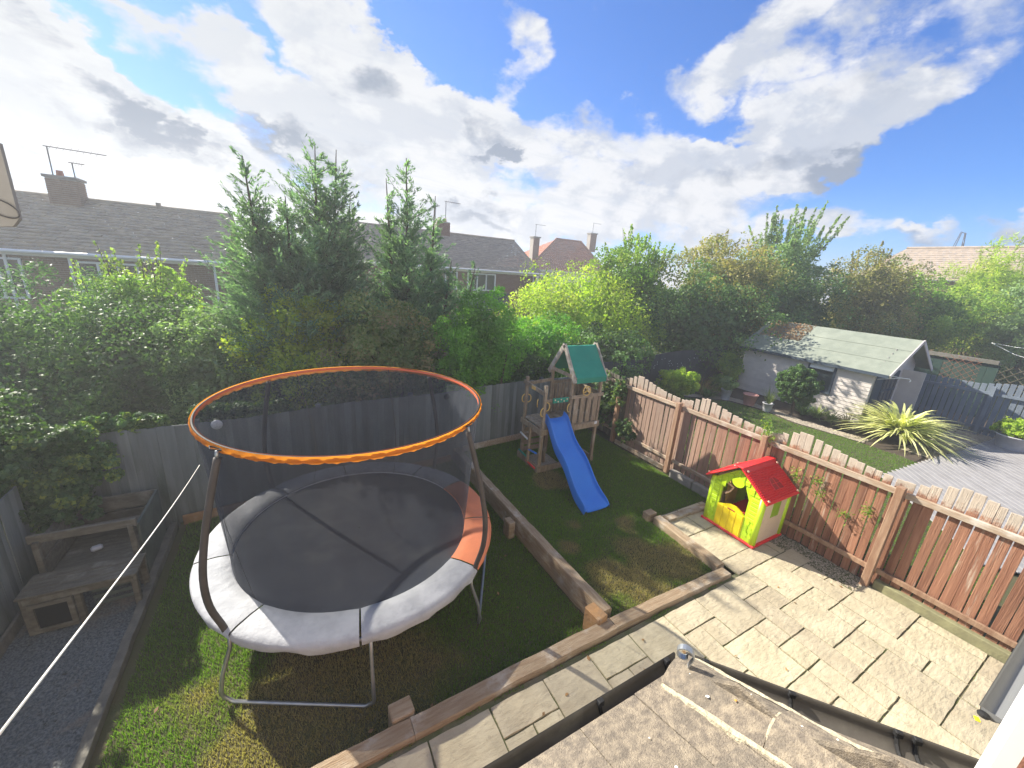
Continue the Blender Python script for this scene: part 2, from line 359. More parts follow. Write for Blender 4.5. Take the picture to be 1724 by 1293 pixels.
m_ngravel = mat('pale_gravel_base', (.36, .31, .24), .95, var=(.25, .21, .16), vscale=14, bump=.8, bscale=60)
m_soil = mat('border_soil', (.055, .04, .028), .95, var=(.08, .06, .045), vscale=6, bump=.6, bscale=40)
m_dkgreen = mat('dark_green_panel', (.02, .05, .04), .8, var=(.03, .065, .05), vscale=1)
m_trellis = mat('orange_trellis_wood', (.26, .12, .07), .85)
m_trellis2 = mat('brown_trellis_wood', (.20, .17, .11), .85)
m_potw = mat('pale_grey_pot', (.50, .50, .52), .6, var=(.42, .42, .44), vscale=6)
m_potp = mat('pink_pot', (.52, .26, .22), .6, var=(.45, .22, .19), vscale=6)
m_bark = mat('bark', (.10, .075, .05), .95, var=(.06, .045, .03), vscale=8, bump=.6, bscale=20)
m_slate = mat('slate_chips', (.075, .088, .094), .8, var=(.18, .195, .20), vscale=45, vdet=2, dirt=(.24, .19, .14), dscale=1.1, dthr=(.52, .7), coords='World')
m_npeb = mat('pale_pebbles', (.46, .40, .31), .85, var=(.30, .25, .19), vscale=35, vdet=2, coords='World')
m_rope = mat('white_rope', (.75, .73, .66), .7)
m_conc = mat('concrete', (.30, .28, .25), .95, var=(.23, .215, .19), vscale=8, bump=.5, bscale=50)
m_pale = mat('pale_timber', (.27, .265, .265), .8, var=(.22, .215, .215), vscale=6)

L_dark = leafmat('leaf_dark', [(.028, .055, .018), (.042, .082, .024), (.07, .12, .032)], .32)
L_con = leafmat('leaf_conifer', [(.050, .092, .062), (.075, .125, .08), (.10, .16, .09)], .4, vscale=.9)
L_hed = leafmat('leaf_cypress_hedge', [(.026, .058, .024), (.042, .085, .034), (.065, .12, .04)], .28, vscale=.9)
L_mid = leafmat('leaf_mid', [(.04, .085, .016), (.07, .125, .022), (.12, .18, .03), (.18, .20, .05)], .42)
L_yel = leafmat('leaf_yellowgreen', [(.09, .135, .016), (.14, .19, .022), (.20, .24, .035), (.26, .25, .05)], .46)
L_olive = leafmat('leaf_olive', [(.06, .075, .025), (.10, .105, .035), (.16, .14, .05), (.22, .17, .07)], .38)
L_grey = leafmat('leaf_greygreen', [(.06, .095, .045), (.09, .135, .055), (.14, .19, .08)], .38)
L_box = leafmat('leaf_bright_green', [(.035, .095, .012), (.06, .145, .018), (.10, .20, .028)], .4)
L_bram = leafmat('leaf_bramble', [(.045, .075, .022), (.07, .105, .03), (.11, .115, .045), (.17, .12, .07)], .35)
L_ivy = leafmat('leaf_ivy', [(.018, .038, .015), (.03, .06, .02), (.045, .08, .028), (.13, .16, .03)], .25)
L_brown = leafmat('leaf_brown', [(.08, .05, .03), (.14, .08, .04), (.20, .12, .06)], .3)
L_phor = leafmat('leaf_phormium', [(.16, .17, .07), (.30, .30, .13), (.42, .40, .19), (.10, .12, .05)], .3, vscale=3)
L_bronze = leafmat('leaf_bronze', [(.09, .065, .03), (.15, .11, .05)], .3)
L_fern = leafmat('leaf_fern', [(.05, .08, .02), (.10, .12, .03)], .3)

# ------------------------------------------------------------------ foliage
def mesh_np(name, V, Fc, rnd=None, tri=False):
    me = bpy.data.meshes.new(name); n = 3 if tri else 4
    V = np.asarray(V, np.float32).reshape(-1, 3); Fc = np.asarray(Fc, np.int32).reshape(-1, n)
    me.vertices.add(len(V)); me.vertices.foreach_set('co', V.ravel())
    me.loops.add(Fc.size); me.loops.foreach_set('vertex_index', Fc.ravel())
    me.polygons.add(len(Fc)); me.polygons.foreach_set('loop_start', np.arange(len(Fc), dtype=np.int32)*n)
    me.polygons.foreach_set('loop_total', np.full(len(Fc), n, np.int32)); me.update(calc_edges=True)
    if rnd is not None:
        a = me.attributes.new('rnd', 'FLOAT', 'FACE'); a.data.foreach_set('value', np.asarray(rnd, np.float32))
    return me
def nrm(v): return v/np.maximum(np.linalg.norm(v, axis=-1, keepdims=True), 1e-9)
def leaf_arrays(P, nb, L, Wd, dirb=None, jit=.9):
    n = len(P); rn = lambda: RNG.normal(size=(n, 3))
    N = nrm(nb+rn()*jit); A = nrm((dirb if dirb is not None else 0)+rn()*(.45 if dirb is not None else 1))
    A = nrm(A-N*(A*N).sum(1, keepdims=True)); B = np.cross(N, A)
    s = RNG.uniform(.65, 1.3, (n, 1)); l = L*s*.5; b = Wd*s*.5
    V = np.stack([P-A*l, P+B*b+N*b*.3, P+A*l, P-B*b+N*b*.3], 1).reshape(-1, 3)
    return V
def crown(name, mt, parent, c, rad, nleaf, L=.075, Wd=.05, lump=.35, clusters=None, shoots=0, shoot_len=.9, yellow=0, flat_top=None, up=.35, cr=.22, open_=.0, shoot_spread=.8, zmin=None):
    """uneven leaf crown: clumps over a lumpy ellipsoid, gaps between the clumps, shoots on top"""
    c = np.array(c); rad = np.array(rad, float)
    K = clusters or int(40+nleaf/180)
    d = nrm(RNG.normal(size=(K, 3)))
    ph = RNG.uniform(0, 6.28, 6)
    lum = 1+lump*(.5*np.sin(d[:, 0]*5+ph[0])*np.cos(d[:, 2]*4+ph[1])+.35*np.sin(d[:, 1]*7+ph[2]+d[:, 2]*6)+.3*RNG.normal(size=K)*.5)
    rr = RNG.uniform(.55, 1.0, K)**.5*lum
    Cc = c+d*rad*rr[:, None]
    mr = float(np.mean(rad)); crd = mr*cr*RNG.uniform(.55, 1.35, K)
    k = RNG.integers(0, K, nleaf)
    ld_ = nrm(RNG.normal(size=(nleaf, 3))*np.array([1, 1, .8])+d[k]*.5+np.array([0, 0, .25]))
    P = Cc[k]+ld_*crd[k][:, None]*RNG.uniform(.55, 1.1, (nleaf, 1))
    tone = RNG.uniform(0, 1, K); r = np.clip(.55*tone[k]+.45*RNG.uniform(0, 1, nleaf), 0, 1)
    nb = ld_*.8+np.array([0, 0, up])
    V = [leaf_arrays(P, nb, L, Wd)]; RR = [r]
    # dense interior leaves so daylight only shows near the rim
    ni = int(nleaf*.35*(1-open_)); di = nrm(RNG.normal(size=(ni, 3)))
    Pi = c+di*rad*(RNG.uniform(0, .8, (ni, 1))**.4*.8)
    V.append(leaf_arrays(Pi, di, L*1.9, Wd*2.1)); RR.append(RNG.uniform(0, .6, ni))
    tw = MB()
    for i in range(shoots):
        dd = nrm(np.array([RNG.normal()*shoot_spread, RNG.normal()*shoot_spread, 1.2])); st = c+dd*rad*.82
        ln = shoot_len*RNG.uniform(.5, 1.2); g = nrm(dd*np.array([.45, .45, 1])+np.array([RNG.normal()*.12, RNG.normal()*.12, .4]))
        pts = [st+g*ln*q+np.array([math.sin(q*2+i)*.04, math.cos(q*3+i)*.04, 0]) for q in (0, .35, .7, 1)]
        tw.tube(pts, [.012, .01, .007, .004], 4, False)
        m = int(26*ln/.6); q = RNG.uniform(.05, 1.02, m)
        Ps = st+g*(ln*q)[:, None]+RNG.normal(size=(m, 3))*.055*(1.15-q)[:, None]*1.6
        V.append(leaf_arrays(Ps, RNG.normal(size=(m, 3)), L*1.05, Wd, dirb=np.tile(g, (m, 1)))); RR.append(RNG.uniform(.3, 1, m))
    V = np.concatenate(V); RR = np.concatenate(RR)
    if zmin is not None:
        keep = V.reshape(-1, 4, 3)[:, :, 2].min(1) > zmin
        V = V.reshape(-1, 4, 3)[keep].reshape(-1, 3); RR = RR[keep]
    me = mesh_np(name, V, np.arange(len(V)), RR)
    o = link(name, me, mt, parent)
    if tw.v: tw.build('twigs', m_bark, parent, kind='stuff')
    return o
def stems(parent, base, top, n=4, r=.05, spread=.4, name='stem'):
    b = np.array(base); t = np.array(top); mb = MB()
    for i in range(n):
        e = t+np.array([random.uniform(-1, 1)*spread, random.uniform(-1, 1)*spread, random.uniform(-.3, .2)])
        mid = (b+e)/2+np.array([random.uniform(-.15, .15), random.uniform(-.15, .15), .1])
        mb.tube([b+np.array([random.uniform(-.08, .08), random.uniform(-.08, .08), 0]), mid, e], [r, r*.7, r*.25], 6)
    mb.build(name, m_bark, parent)
def shrub_px(label, cat, l, r, t, b, depth, mt, n, zground=-.45, L=.075, Wd=.05, lump=.35, shoots=0, shoot_len=.9, name='hedge_shrub', group=None, yd=.8, open_=0, cr=.22, up=.35, lower=True, shoot_spread=.8):
    s = depth/F_PX
    c = at_d((l+r)/2, (t+b)/2, depth); rx = (r-l)/2*s; rz = (b-t)/2*s
    root = thing(name, label, cat, (c[0], c[1], zground), group)
    crown('crown', mt, root, c, (rx, rx*yd, rz), n, L, Wd, lump, shoots=shoots, shoot_len=shoot_len, open_=open_, cr=cr, up=up, shoot_spread=shoot_spread)
    stems(root, (c[0], c[1], zground), (c[0], c[1], c[2]+rz*.3), 5, .05, rx*.5, 'trunk')
    return root, c, rx, rz

def conifer(root, base, tops, rb, n, L=.13):
    """leaders with upswept feathery branches"""
    V = []; RR = []; tk = MB()
    for (tx, ty, tz), share, rbase, zb in tops:
        top = np.array([tx, ty, tz]); bs = np.array([base[0]*.5+tx*.5, base[1]*.5+ty*.5, base[2]])
        tk.tube([bs, (bs*.4+top*.6), top], [.12, .06, .008], 7)
        H = tz-zb; nbq = int(n*share/110)
        for i in range(nbq):
            u = RNG.uniform(0, 1)**.52                  # 0 at the tip
            h = tz-u*H; q = (h-bs[2])/(tz-bs[2]); p0 = bs+(top-bs)*q
            Lb = (rbase*(u**.8)+.17)*RNG.uniform(.55, 1.3)*(1.25 if RNG.uniform() < .06 else 1)
            az = RNG.uniform(0, 2*math.pi); el = RNG.uniform(.25, .8)*(1.25-.45*u)
            dr = np.array([math.cos(az)*math.cos(el), math.sin(az)*math.cos(el), math.sin(el)])
            m = int(100*(.4+.6*u)) if u > .22 else 34
            s = RNG.uniform(.12, 1.03, m)
            side = nrm(np.cross(dr, [0, 0, 1])+1e-6)
            wdt = .24*Lb**.5*(1-s*.75)
            sg = RNG.uniform(-1, 1, m)
            P = p0+dr*(s*Lb)[:, None]+side*(sg*wdt)[:, None]+np.array([0, 0, 1])*(s**2*.12*Lb-.05*np.abs(sg))[:, None]+RNG.normal(size=(m, 3))*.018
            db = nrm(dr+side*(sg*.9)[:, None]+np.array([0, 0, .25]))
            nb = np.tile(nrm(np.cross(side, dr)), (m, 1))
            V.append(leaf_arrays(P, nb, L, L*.28, dirb=db*1.6, jit=.5)); RR.append(np.clip(RNG.normal(.5, .25)+RNG.uniform(-.25, .25, m), 0, 1))
            if i % 4 == 0: tk.tube([p0, p0+dr*Lb*.5+np.array([0, 0, .02]), p0+dr*Lb*.95+np.array([0, 0, .1*Lb])], [.014, .009, .003], 4, False)
    V = np.concatenate(V); me = mesh_np('foliage', V, np.arange(len(V)), np.concatenate(RR))
    link('foliage', me, L_con, root); tk.build('trunk', m_bark, root)

def blades(name, pts, h, wd, mt, lean=.35):
    n = len(pts); a = RNG.uniform(0, 2*math.pi, n); sd_ = np.stack([np.cos(a), np.sin(a), np.zeros(n)], 1)*wd*RNG.uniform(.6, 1.2, (n, 1))
    ln = RNG.normal(size=(n, 3))*lean; ln[:, 2] = 1; ln = nrm(ln)*(h*RNG.uniform(.5, 1.25, (n, 1)))
    V = np.stack([pts-sd_, pts+sd_, pts+ln], 1).reshape(-1, 3)
    me = mesh_np(name, V, np.arange(len(V)), RNG.uniform(0, 1, n), tri=True)
    return me

# ------------------------------------------------------------------ terrain
def terr(x, y):
    d = math.hypot(x, y); z = -.5
    if y > 12: z -= min(1.3, (y-12)*.2)*(1 if x < 18 else max(0, 1-(x-18)/10))
    if x > 8.5 and y < 12: z = -.35
    return z
xs = sorted(set([-6000, -3000, -1500, -700, -300, -150, -80, -50, -35]+list(range(-28, 61, 4))+[75, 100, 150, 300, 700, 1500, 3000, 6000]))
tb = MB(); tb.sheet([[(x, y, terr(x, y)) for x in xs] for y in xs])
o = tb.build('ground', m_earth, None); o['kind'] = 'structure'; o['label'] = 'grassy ground running out beyond the gardens and houses'
# ------------------------------------------------------------------ lawns
grass_cols = [(.085, .155, .02), (.125, .22, .032), (.165, .27, .045), (.28, .28, .11)]
def grassmat(name, spots, amount=.55):
    m = bpy.data.materials.new(name); m.use_nodes = True; t = NT(m.node_tree); t.n.clear()
    at = t.node('ShaderNodeAttribute', dict(attribute_name='rnd'))
    rp = t.node('ShaderNodeValToRGB', i0=at.outputs['Fac']); cr = rp.color_ramp
    cr.elements.new(.4); cr.elements.new(.93)
    for e, (p_, cc) in zip(cr.elements, ((0, grass_cols[0]), (.4, grass_cols[1]), (.93, grass_cols[2]), (1, grass_cols[3]))): e.position = p_; e.color = (*cc, 1)
    pos = t.node('ShaderNodeNewGeometry').outputs['Position']
    tot = t.math('MULTIPLY', t.math('SUBTRACT', t.noise(pos, 1.6, 5, .6), .5), 1.6)
    for x, y, r_, wt in spots:
        d = t.vmath('LENGTH', t.vmath('MULTIPLY', t.vmath('SUBTRACT', pos, (x, y, 0)), (1/r_, 1/r_, 0)))
        tot = t.math('ADD', tot, t.math('MULTIPLY', t.math('SUBTRACT', 1.0, d, clamp=True), wt))
    c = t.mix(t.smooth(tot, .18, .66, 0, amount), rp.outputs[0], (.36, .28, .165))
    d = t.node('ShaderNodeBsdfPrincipled', Roughness=.6); t.l.new(c, d.inputs['Base Color']); d.inputs['Specular IOR Level'].default_value = .25
    tr = t.node('ShaderNodeBsdfTranslucent'); t.l.new(t.vmath('MULTIPLY', c, (1.5, 1.8, .6)), tr.inputs[0])
    mx = t.node('ShaderNodeMixShader', i0=.4); t.l.new(d.outputs[0], mx.inputs[1]); t.l.new(tr.outputs[0], mx.inputs[2])
    t.l.new(mx.outputs[0], t.node('ShaderNodeOutputMaterial').inputs[0])
    return m
fence_y = lambda x: 7.85+.1*x
ZL = -.25; ZU = -.08
g_low = grassmat('grass_lower', [(0.0, 3.6, 1.4, 1.1), (-.6, 3.0, .8, .8), (.9, 3.3, .9, .8), (.2, 2.9, .7, .6), (-1.3, 4.0, .5, .5), (1.6, 5.5, 1.2, .4)], .9)
g_up = grassmat('grass_upper', [(4.3, 3.1, .9, .9), (4.9, 3.6, .6, .8), (3.9, 3.5, .45, .8), (5.3, 3.1, .6, .9), (3.8, 4.2, .3, .9), (5.2, 4.3, .4, .9), (4.2, 4.6, .3, .7), (5.0, 5.4, .6, .6), (4.7, 6.2, .6, 1.2)], .95)
MB().sheet([[(-1.95, 2.0, ZL), (3.3, 2.0, ZL)], [(-1.95, fence_y(-1.95), ZL), (3.3, fence_y(3.3), ZL)]]).build('lower_lawn_ground', m_lawn, None, kind='structure', label='earth of the lower lawn beneath the grass round the trampoline')
MB().sheet([[(3.3, 2.6, ZU), (7.6, 2.6, ZU)], [(3.3, fence_y(3.3), ZU), (7.6, fence_y(7.6), ZU)]]).build('upper_lawn_ground', m_lawn, None, kind='structure', label='earth of the upper lawn beneath the grass round the play tower')
def scatter(n, x0, x1, y0, y1, z, test=None):
    P = np.stack([RNG.uniform(x0, x1, n), RNG.uniform(y0, y1, n), np.full(n, z)], 1)
    return P[test(P[:, 0], P[:, 1])] if test is not None else P
P = scatter(230000, -1.84, 3.2, 2.0, 8.2, ZL, lambda x, y: (y < fence_y(x)-.05) & (y > 2.62))
wob = .5+.5*np.sin(P[:, 0]*1.3+1)*np.sin(P[:, 1]*1.7)
o = link('lower_lawn_grass', blades('lower_lawn_grass', P, .048, .0042, g_low), g_low); tag(o, 'mown green grass of the lower lawn under and round the trampoline', 'grass', kind='stuff')
P = scatter(190000, 3.4, 7.42, 2.6, 8.6, ZU, lambda x, y: (y < fence_y(x)-.05) & ~((x > 5.62) & (y < 4.2)) & ~((y < 2.80)) & (x > 3.42))
o = link('upper_lawn_grass', blades('upper_lawn_grass', P, .045, .0042, g_up), g_up); tag(o, 'patchy green grass of the upper lawn round the play tower', 'grass', kind='stuff')

# ------------------------------------------------------------------ patio of riven slabs
MB().sheet([[(.0, -.15, -.018), (7.62, -.15, -.018)], [(.0, 2.56, -.018), (7.62, 2.56, -.018)]]).build('patio_bed', m_joint, None, kind='structure', label='mossy bed of the patio seen in the joints')
MB().sheet([[(5.78, 2.56, -.018), (7.62, 2.56, -.018)], [(5.78, 4.0, -.018), (7.62, 4.0, -.018)]]).build('patio_bed_extension', m_joint, None, kind='structure', label='bed of the patio under the playhouse')
patio = thing('patio_paving', 'cream riven slab patio laid in a random bond in front of the sleepers', 'patio', (4, 1, 0))
patio['kind'] = 'structure'
MOD = .325; GX0 = .81; GY0 = 2.505
slabs = [(0,0,2,2),(-2,0,2,1),(-2,1,1,1),(-1,1,1,2),(2,0,2,1),(2,1,1,1),(3,1,1,1),(4,0,2,2),(6,0,2,1),(6,1,1,1),(7,1,1,1),(8,0,2,2),(10,0,2,1),(10,1,1,2),(11,1,1,1),(12,0,2,2),
 (14,0,2,1),(16,0,2,2),(14,1,1,2),(15,1,1,1),(11,2,2,2),(13,2,1,1),(13,3,1,1),(14,3,1,2),(15,2,2,2),(17,2,1,1),(17,3,1,1),(18,1,1,2),(19,1,1,1),(18,3,1,2),(19,3,2,2),(15,4,1,1),
 (16,4,1,1),(17,4,1,2),(13,4,1,2),(14,5,1,1),(13,6,2,2),(15,5,2,2),(17,6,1,1),(18,5,2,2),(15,7,2,1),(17,7,2,1),(19,7,2,1),(11,4,2,1),(9,2,1,2),(10,3,1,2),(8,2,1,1),(19,2,2,1),(12,5,1,2),(10,5,2,2)]
occ = {}
for k, r, wq, hq in slabs:
    for a in range(wq):
        for b in range(hq): occ[(k+a, r+b)] = 1
for r in range(-5, 8):
    for k in range(-2, 21):
        if (k, r) in occ: continue
        if r < 0 and k < 16: continue
        wq, hq = random.choice([(2, 1), (2, 2), (1, 2), (1, 1), (3, 2)])
        ok = lambda a, b: (k+a, r+b) not in occ and k+a < 21 and (r+b < 0 if r < 0 else r+b < 8)
        while wq > 1 and not all(ok(a, 0) for a in range(wq)): wq -= 1
        while hq > 1 and not all(ok(a, b) for a in range(wq) for b in range(hq)): hq -= 1
        slabs.append((k, r, wq, hq))
        for a in range(wq):
            for b in range(hq): occ[(k+a, r+b)] = 1
for k, r, wq, hq in slabs:
    x0 = GX0+k*MOD+.008; x1 = x0+wq*MOD-.020; y1 = GY0-r*MOD-.010; y0 = y1-hq*MOD+.020
    if x0 > 6.9 and y1 > 1.6: x1 = min(x1, 7.12)
    x1 = min(x1, 7.44 if y1 > 1.6 else 7.50); y0 = max(y0, -.12)
    if r < 0 and k == 16: x0 = 5.80
    if x1-x0 < .06 or y1-y0 < .06: continue
    # riven top: a small grid of uneven heights with a rough, nibbled rim
    nx = max(2, int((x1-x0)/.09)); ny = max(2, int((y1-y0)/.09)); t0 = random.uniform(-.004, .004); tx = random.uniform(-.004, .004)
    rows = []; jx = [random.uniform(-.005, .005) for _ in range(40)]
    for j in range(-1, ny+2):
        row = []
        for i in range(-1, nx+2):
            ii = min(max(i, 0), nx); jj = min(max(j, 0), ny)
            edge = (i < 0 or i > nx or j < 0 or j > ny)
            x = x0+(x1-x0)*ii/nx; y = y0+(y1-y0)*jj/ny; z = t0+tx*(ii/nx-.5)+random.uniform(-.0022, .0022)
            if ii in (0, nx): x += random.uniform(-.004, .004)
            if jj in (0, ny): y += random.uniform(-.004, .004)
            if not edge and (ii in (0, nx) or jj in (0, ny)): z -= .004; 
            if edge:
                x += (-.003 if i < 0 else .003 if i > nx else 0); y += (-.003 if j < 0 else .003 if j > ny else 0); z = -.03
            row.append((x, y, z))
        rows.append(row)
    MB().sheet(rows).build('slab', m_slab, patio, smooth=False)
# loose gravel strip between slabs and fence
def chips(name, pts, size, mt, flat=.5):
    n = len(pts)
    base = np.array([[0, 0, 1], [1, 0, 0], [-.3, .9, 0], [-.8, -.6, 0]], float)
    Fb = np.array([[0, 1, 2], [0, 2, 3], [0, 3, 1]])
    a = RNG.uniform(0, 6.28, n); s = size*RNG.uniform(.5, 1.3, n)
    ca, sa = np.cos(a), np.sin(a); st = RNG.uniform(.6, 1.4, n)
    V = np.zeros((n, 4, 3))
    for k in range(4):
        bx = base[k, 0]*st+RNG.normal(size=n)*.12; by = base[k, 1]/st+RNG.normal(size=n)*.12
        V[:, k, 0] = pts[:, 0]+(bx*ca-by*sa)*s; V[:, k, 1] = pts[:, 1]+(bx*sa+by*ca)*s; V[:, k, 2] = pts[:, 2]+base[k, 2]*s*flat-(0 if k == 0 else .004)+RNG.normal(size=n)*s*.12
    Fc = (np.arange(n)[:, None, None]*4+Fb[None]).reshape(-1, 3)
    return link(name, mesh_np(name, V.reshape(-1, 3), Fc, None, tri=True), mt)
P = scatter(3200, 7.02, 7.6, 1.5, 4.0, -.012, lambda x, y: (x > 7.14) | (RNG.uniform(size=len(x)) < .12))
tag(chips('gravel_strip', P, .014, m_npeb), 'strip of loose brown gravel along the foot of the red fence', 'gravel', kind='stuff')

# ------------------------------------------------------------------ sleepers and edgings
def sleeper(a, b, z, wd, ht, label, mt=m_sleep, group='timber sleepers edging the lawns', name='sleeper', side=None):
    a = Vector((*a, z-ht/2)); b = Vector((*b, z-ht/2)); L = (b-a).length; ang = math.atan2(b.y-a.y, b.x-a.x)
    mb = MB(); n = max(2, int(L/.18)); rows = []
    prof = [(-.5, -.5), (-.5, .42), (-.44, .5), (.44, .5), (.5, .42), (.5, -.5)]
    for i in range(n+1):
        x = -L/2+L*i/n; j = random.uniform(-.006, .006); k = random.uniform(-.005, .005)
        rows.append([(x, p[0]*wd+j, p[1]*ht+k) for p in prof])
    mb.sheet(rows); mb.f.append(tuple(range(6))); mb.f.append(tuple(len(mb.v)-6+q for q in range(6))[::-1])
    me = mb.mesh(name); o = link(name, me, mt, None, loc=tuple((a+b)/2), rot=(0, 0, ang)); tag(o, label, 'sleeper', group); return o
sleeper((-.9, 2.62), (.70, 2.645), .055, .19, .32, 'weathered oak sleeper at the bottom edge of the photo beside the lower lawn')
sleeper((.705, 2.645), (3.30, 2.68), .055, .19, .32, 'long brown sleeper between the lower lawn and the patio')
sleeper((3.305, 2.68), (5.62, 2.62), .055, .17, .26, 'brown sleeper between the upper lawn and the patio')
sleeper((3.34, 2.83), (3.27, 5.05), .10, .16, .36, 'near sleeper of the wall dividing the two lawns')
sleeper((3.27, 5.06), (3.24, 7.25), .10, .16, .36, 'far sleeper of the wall dividing the two lawns')
sleeper((3.24, 7.26), (3.22, 8.05), .09, .16, .36, 'short end sleeper of the lawn wall by the rear fence')
sleeper((5.66, 2.74), (5.72, 4.08), .06, .17, .2, 'sleeper between the upper lawn and the playhouse slabs')
sleeper((5.84, 3.98), (7.42, 3.93), .05, .15, .2, 'sleeper behind the playhouse at the back of the slabs')
def block(c, d, ang, label, mt=m_sleep):
    o = MB().box((0, 0, 0), d, None, .012, .003).build('sleeper_block', mt, None); o.location = c; o.rotation_euler = (0, 0, ang); tag(o, label, 'timber block', 'sawn timber blocks along the sleepers'); return o
block((.64, 2.83, -.08), (.22, .17, .36), .03, 'square sawn block standing against the front sleeper near the trampoline leg')
block((3.17, 2.86, -.05), (.17, .26, .36), .1, 'dark capped block at the corner where the sleepers meet', m_sleepo)
block((3.08, 5.06, -.09), (.13, .20, .33), .05, 'pair of dark upright blocks halfway along the lawn wall')
block((5.68, 4.22, -.02), (.22, .16, .2), .0, 'short block at the left corner of the playhouse slabs')
sleeper((-1.96, 2.0), (-2.02, 7.55), -.16, .10, .2, 'long grey edging board between the slate chippings and the lawn', m_edge)
o = MB().beam((-1.9, fence_y(-1.9)-.09, -.17), (3.1, fence_y(3.1)-.09, -.17), .05, .18, ch=.008).build('gravel_board', m_sleepo, None); tag(o, 'brown timber board along the foot of the grey rear fence by the lower lawn', 'edging board')
o = MB().beam((3.4, fence_y(3.4)-.09, .0), (7.3, fence_y(7.3)-.09, .02), .05, .16, ch=.008).build('gravel_board', m_fbleach, None); tag(o, 'pale timber board along the foot of the rear fence behind the play tower', 'edging board')

# ------------------------------------------------------------------ slate bed at left
MB().sheet([[(-3.4, 2.0, -.30), (-1.98, 2.0, -.30)], [(-3.6, 7.5, -.30), (-1.98, 7.7, -.30)]]).build('slate_bed', m_gravelbase, None, kind='structure', label='bed under the slate chippings')
P = scatter(24000, -3.25, -2.02, 2.4, 7.5, -.285); P[:, 2] += RNG.uniform(0, .012, len(P))
tag(chips('slate_chippings', P, .034, m_slate, .4), 'blue grey slate chippings between the left fence and the edging board', 'gravel', kind='stuff')

# ------------------------------------------------------------------ fences
def board_mesh(w_, t_, h_, name='board'):
    return MB().box((0, 0, h_/2), (w_, t_, h_), None, .004).mesh(name)
# grey rear fence, featheredge, seen in shade
rear = thing('rear_fence', 'tall grey vertical board fence across the back behind the trampoline', 'fence', (2, 8.05, -.3))
x = -3.5; i = 0; bme = {}
for q in range(4):
    bme[q] = MB().prism([(-.062, -.006), (.062, -.011), (.062, .011), (-.062, .004)], (0, 0, 0), (1, 0, 0), (0, 1, 0), (0, 0, 1.0)).mesh('board')
while x < 7.62:
    o = link('board', bme[i % 4], m_fgrey, rear); y = fence_y(x)
    zb = -.34 if x < 3.3 else -.12; zt = 1.52+random.uniform(-.008, .008)+(.02*math.sin(x*1.7))
    o.location = Vector((x, y, zb)); o.rotation_euler = (random.uniform(-.006, .006), random.uniform(-.006, .006), math.atan(.1)+random.uniform(-.02, .02)); o.scale = (1, 1, zt-zb)
    x += .108; i += 1
for z in (.05, .75, 1.38): MB().beam((-3.5, fence_y(-3.5)+.035, z), (7.6, fence_y(7.6)+.035, z), .04, .07).build('rail', m_fgrey, rear)
for x in np.arange(-3.4, 7.7, 1.85): MB().box((x, fence_y(x)+.1, .6), (.09, .09, 1.9)).build('post', m_fgrey, rear)
# left fence
lf = thing('side_fence', 'dark grey wooden fence along the left edge beside the slate bed', 'fence', (-3.3, 5, -.3))
lx = lambda y: -3.10-.035*(y-5)
y = 2.2; i = 0
while y < 7.5:
    o = link('board', bme[i % 4], m_fgrey, lf); zt = (1.22 if y < 6.9 else .62)+random.uniform(-.01, .01)
    o.location = Vector((lx(y)-.12, y, -.32)); o.rotation_euler = (random.uniform(-.01, .01), random.uniform(-.01, .01), R(92)+random.uniform(-.02, .02)); o.scale = (1, 1, zt+.32)
    y += .112; i += 1
MB().beam((lx(2)-.16, 2.0, 1.0), (lx(6.9)-.16, 6.9, 1.0), .04, .08).build('rail', m_fgrey, lf)
MB().beam((lx(2)-.16, 2.0, .2), (lx(7.5)-.16, 7.5, .2), .04, .08).build('rail', m_fgrey, lf)
MB().beam((lx(2)-.06, 2.0, -.2), (lx(7.5)-.06, 7.5, -.2), .04, .16, ch=.006).build('gravel_board', m_edge, lf)
MB().box((lx(6.95)-.2, 6.95, .45), (.09, .09, 1.55)).build('post', m_fgrey, lf)
# red picket fence on the right
def setm(o, m):
    if not o.data.materials: o.data.materials.append(m)
    o.material_slots[0].link = 'OBJECT'; o.material_slots[0].material = m
pf = thing('picket_fence', 'red brown picket fence with scalloped bleached tops on the right of the patio', 'fence', (7.55, 3, 0))
PY = [8.95, 7.18, 5.34, 3.44, 1.53, -.38]
def ftop(y):
    for a, b in zip(PY[:-1], PY[1:]):
        if a >= y >= b:
            q = (a-y)/(a-b)
            pts = [(0, 1.79), (.12, 1.84), (.24, 1.97), (.31, 2.0), (.42, 1.94), (.6, 1.86), (.8, 1.81), (1, 1.79)]
            for (q0, z0), (q1, z1) in zip(pts[:-1], pts[1:]):
                if q0 <= q <= q1: return z0+(z1-z0)*(q-q0)/(q1-q0)
    return 1.8
pk = [MB().box((0, 0, .5), (.018, .107+random.uniform(-.004, .004), 1.0), None, .004).mesh('picket') for _ in range(3)]
y = 8.75; i = 0
while y > -.5:
    o = link('picket', pk[i % 3], None, pf); setm(o, m_fred if y < 7.0 else m_oldwood); zb = (-.02 if y < 5.2 else .0)+random.uniform(0, .03)
    o.location = Vector((7.60+random.uniform(-.004, .004), y, zb)); o.rotation_euler = (random.uniform(-.012, .012), 0, random.uniform(-.04, .04)); o.scale = (1, 1, ftop(y)-.02-zb)
    y -= .1215+random.uniform(-.006, .004); i += 1
for a, b in zip(PY[:-1], PY[1:]):
    zt = 1.60+random.uniform(-.015, .015)
    MB().beam((7.555, a-.05, zt), (7.555, b+.05, zt+.01), .05, .09, ch=.006).build('top_rail', m_fbleach, pf)
    MB().beam((7.555, a-.05, .28), (7.555, b+.05, .27), .04, .08, ch=.006).build('lower_rail', m_fbleach if a > 4 else m_fpost, pf)
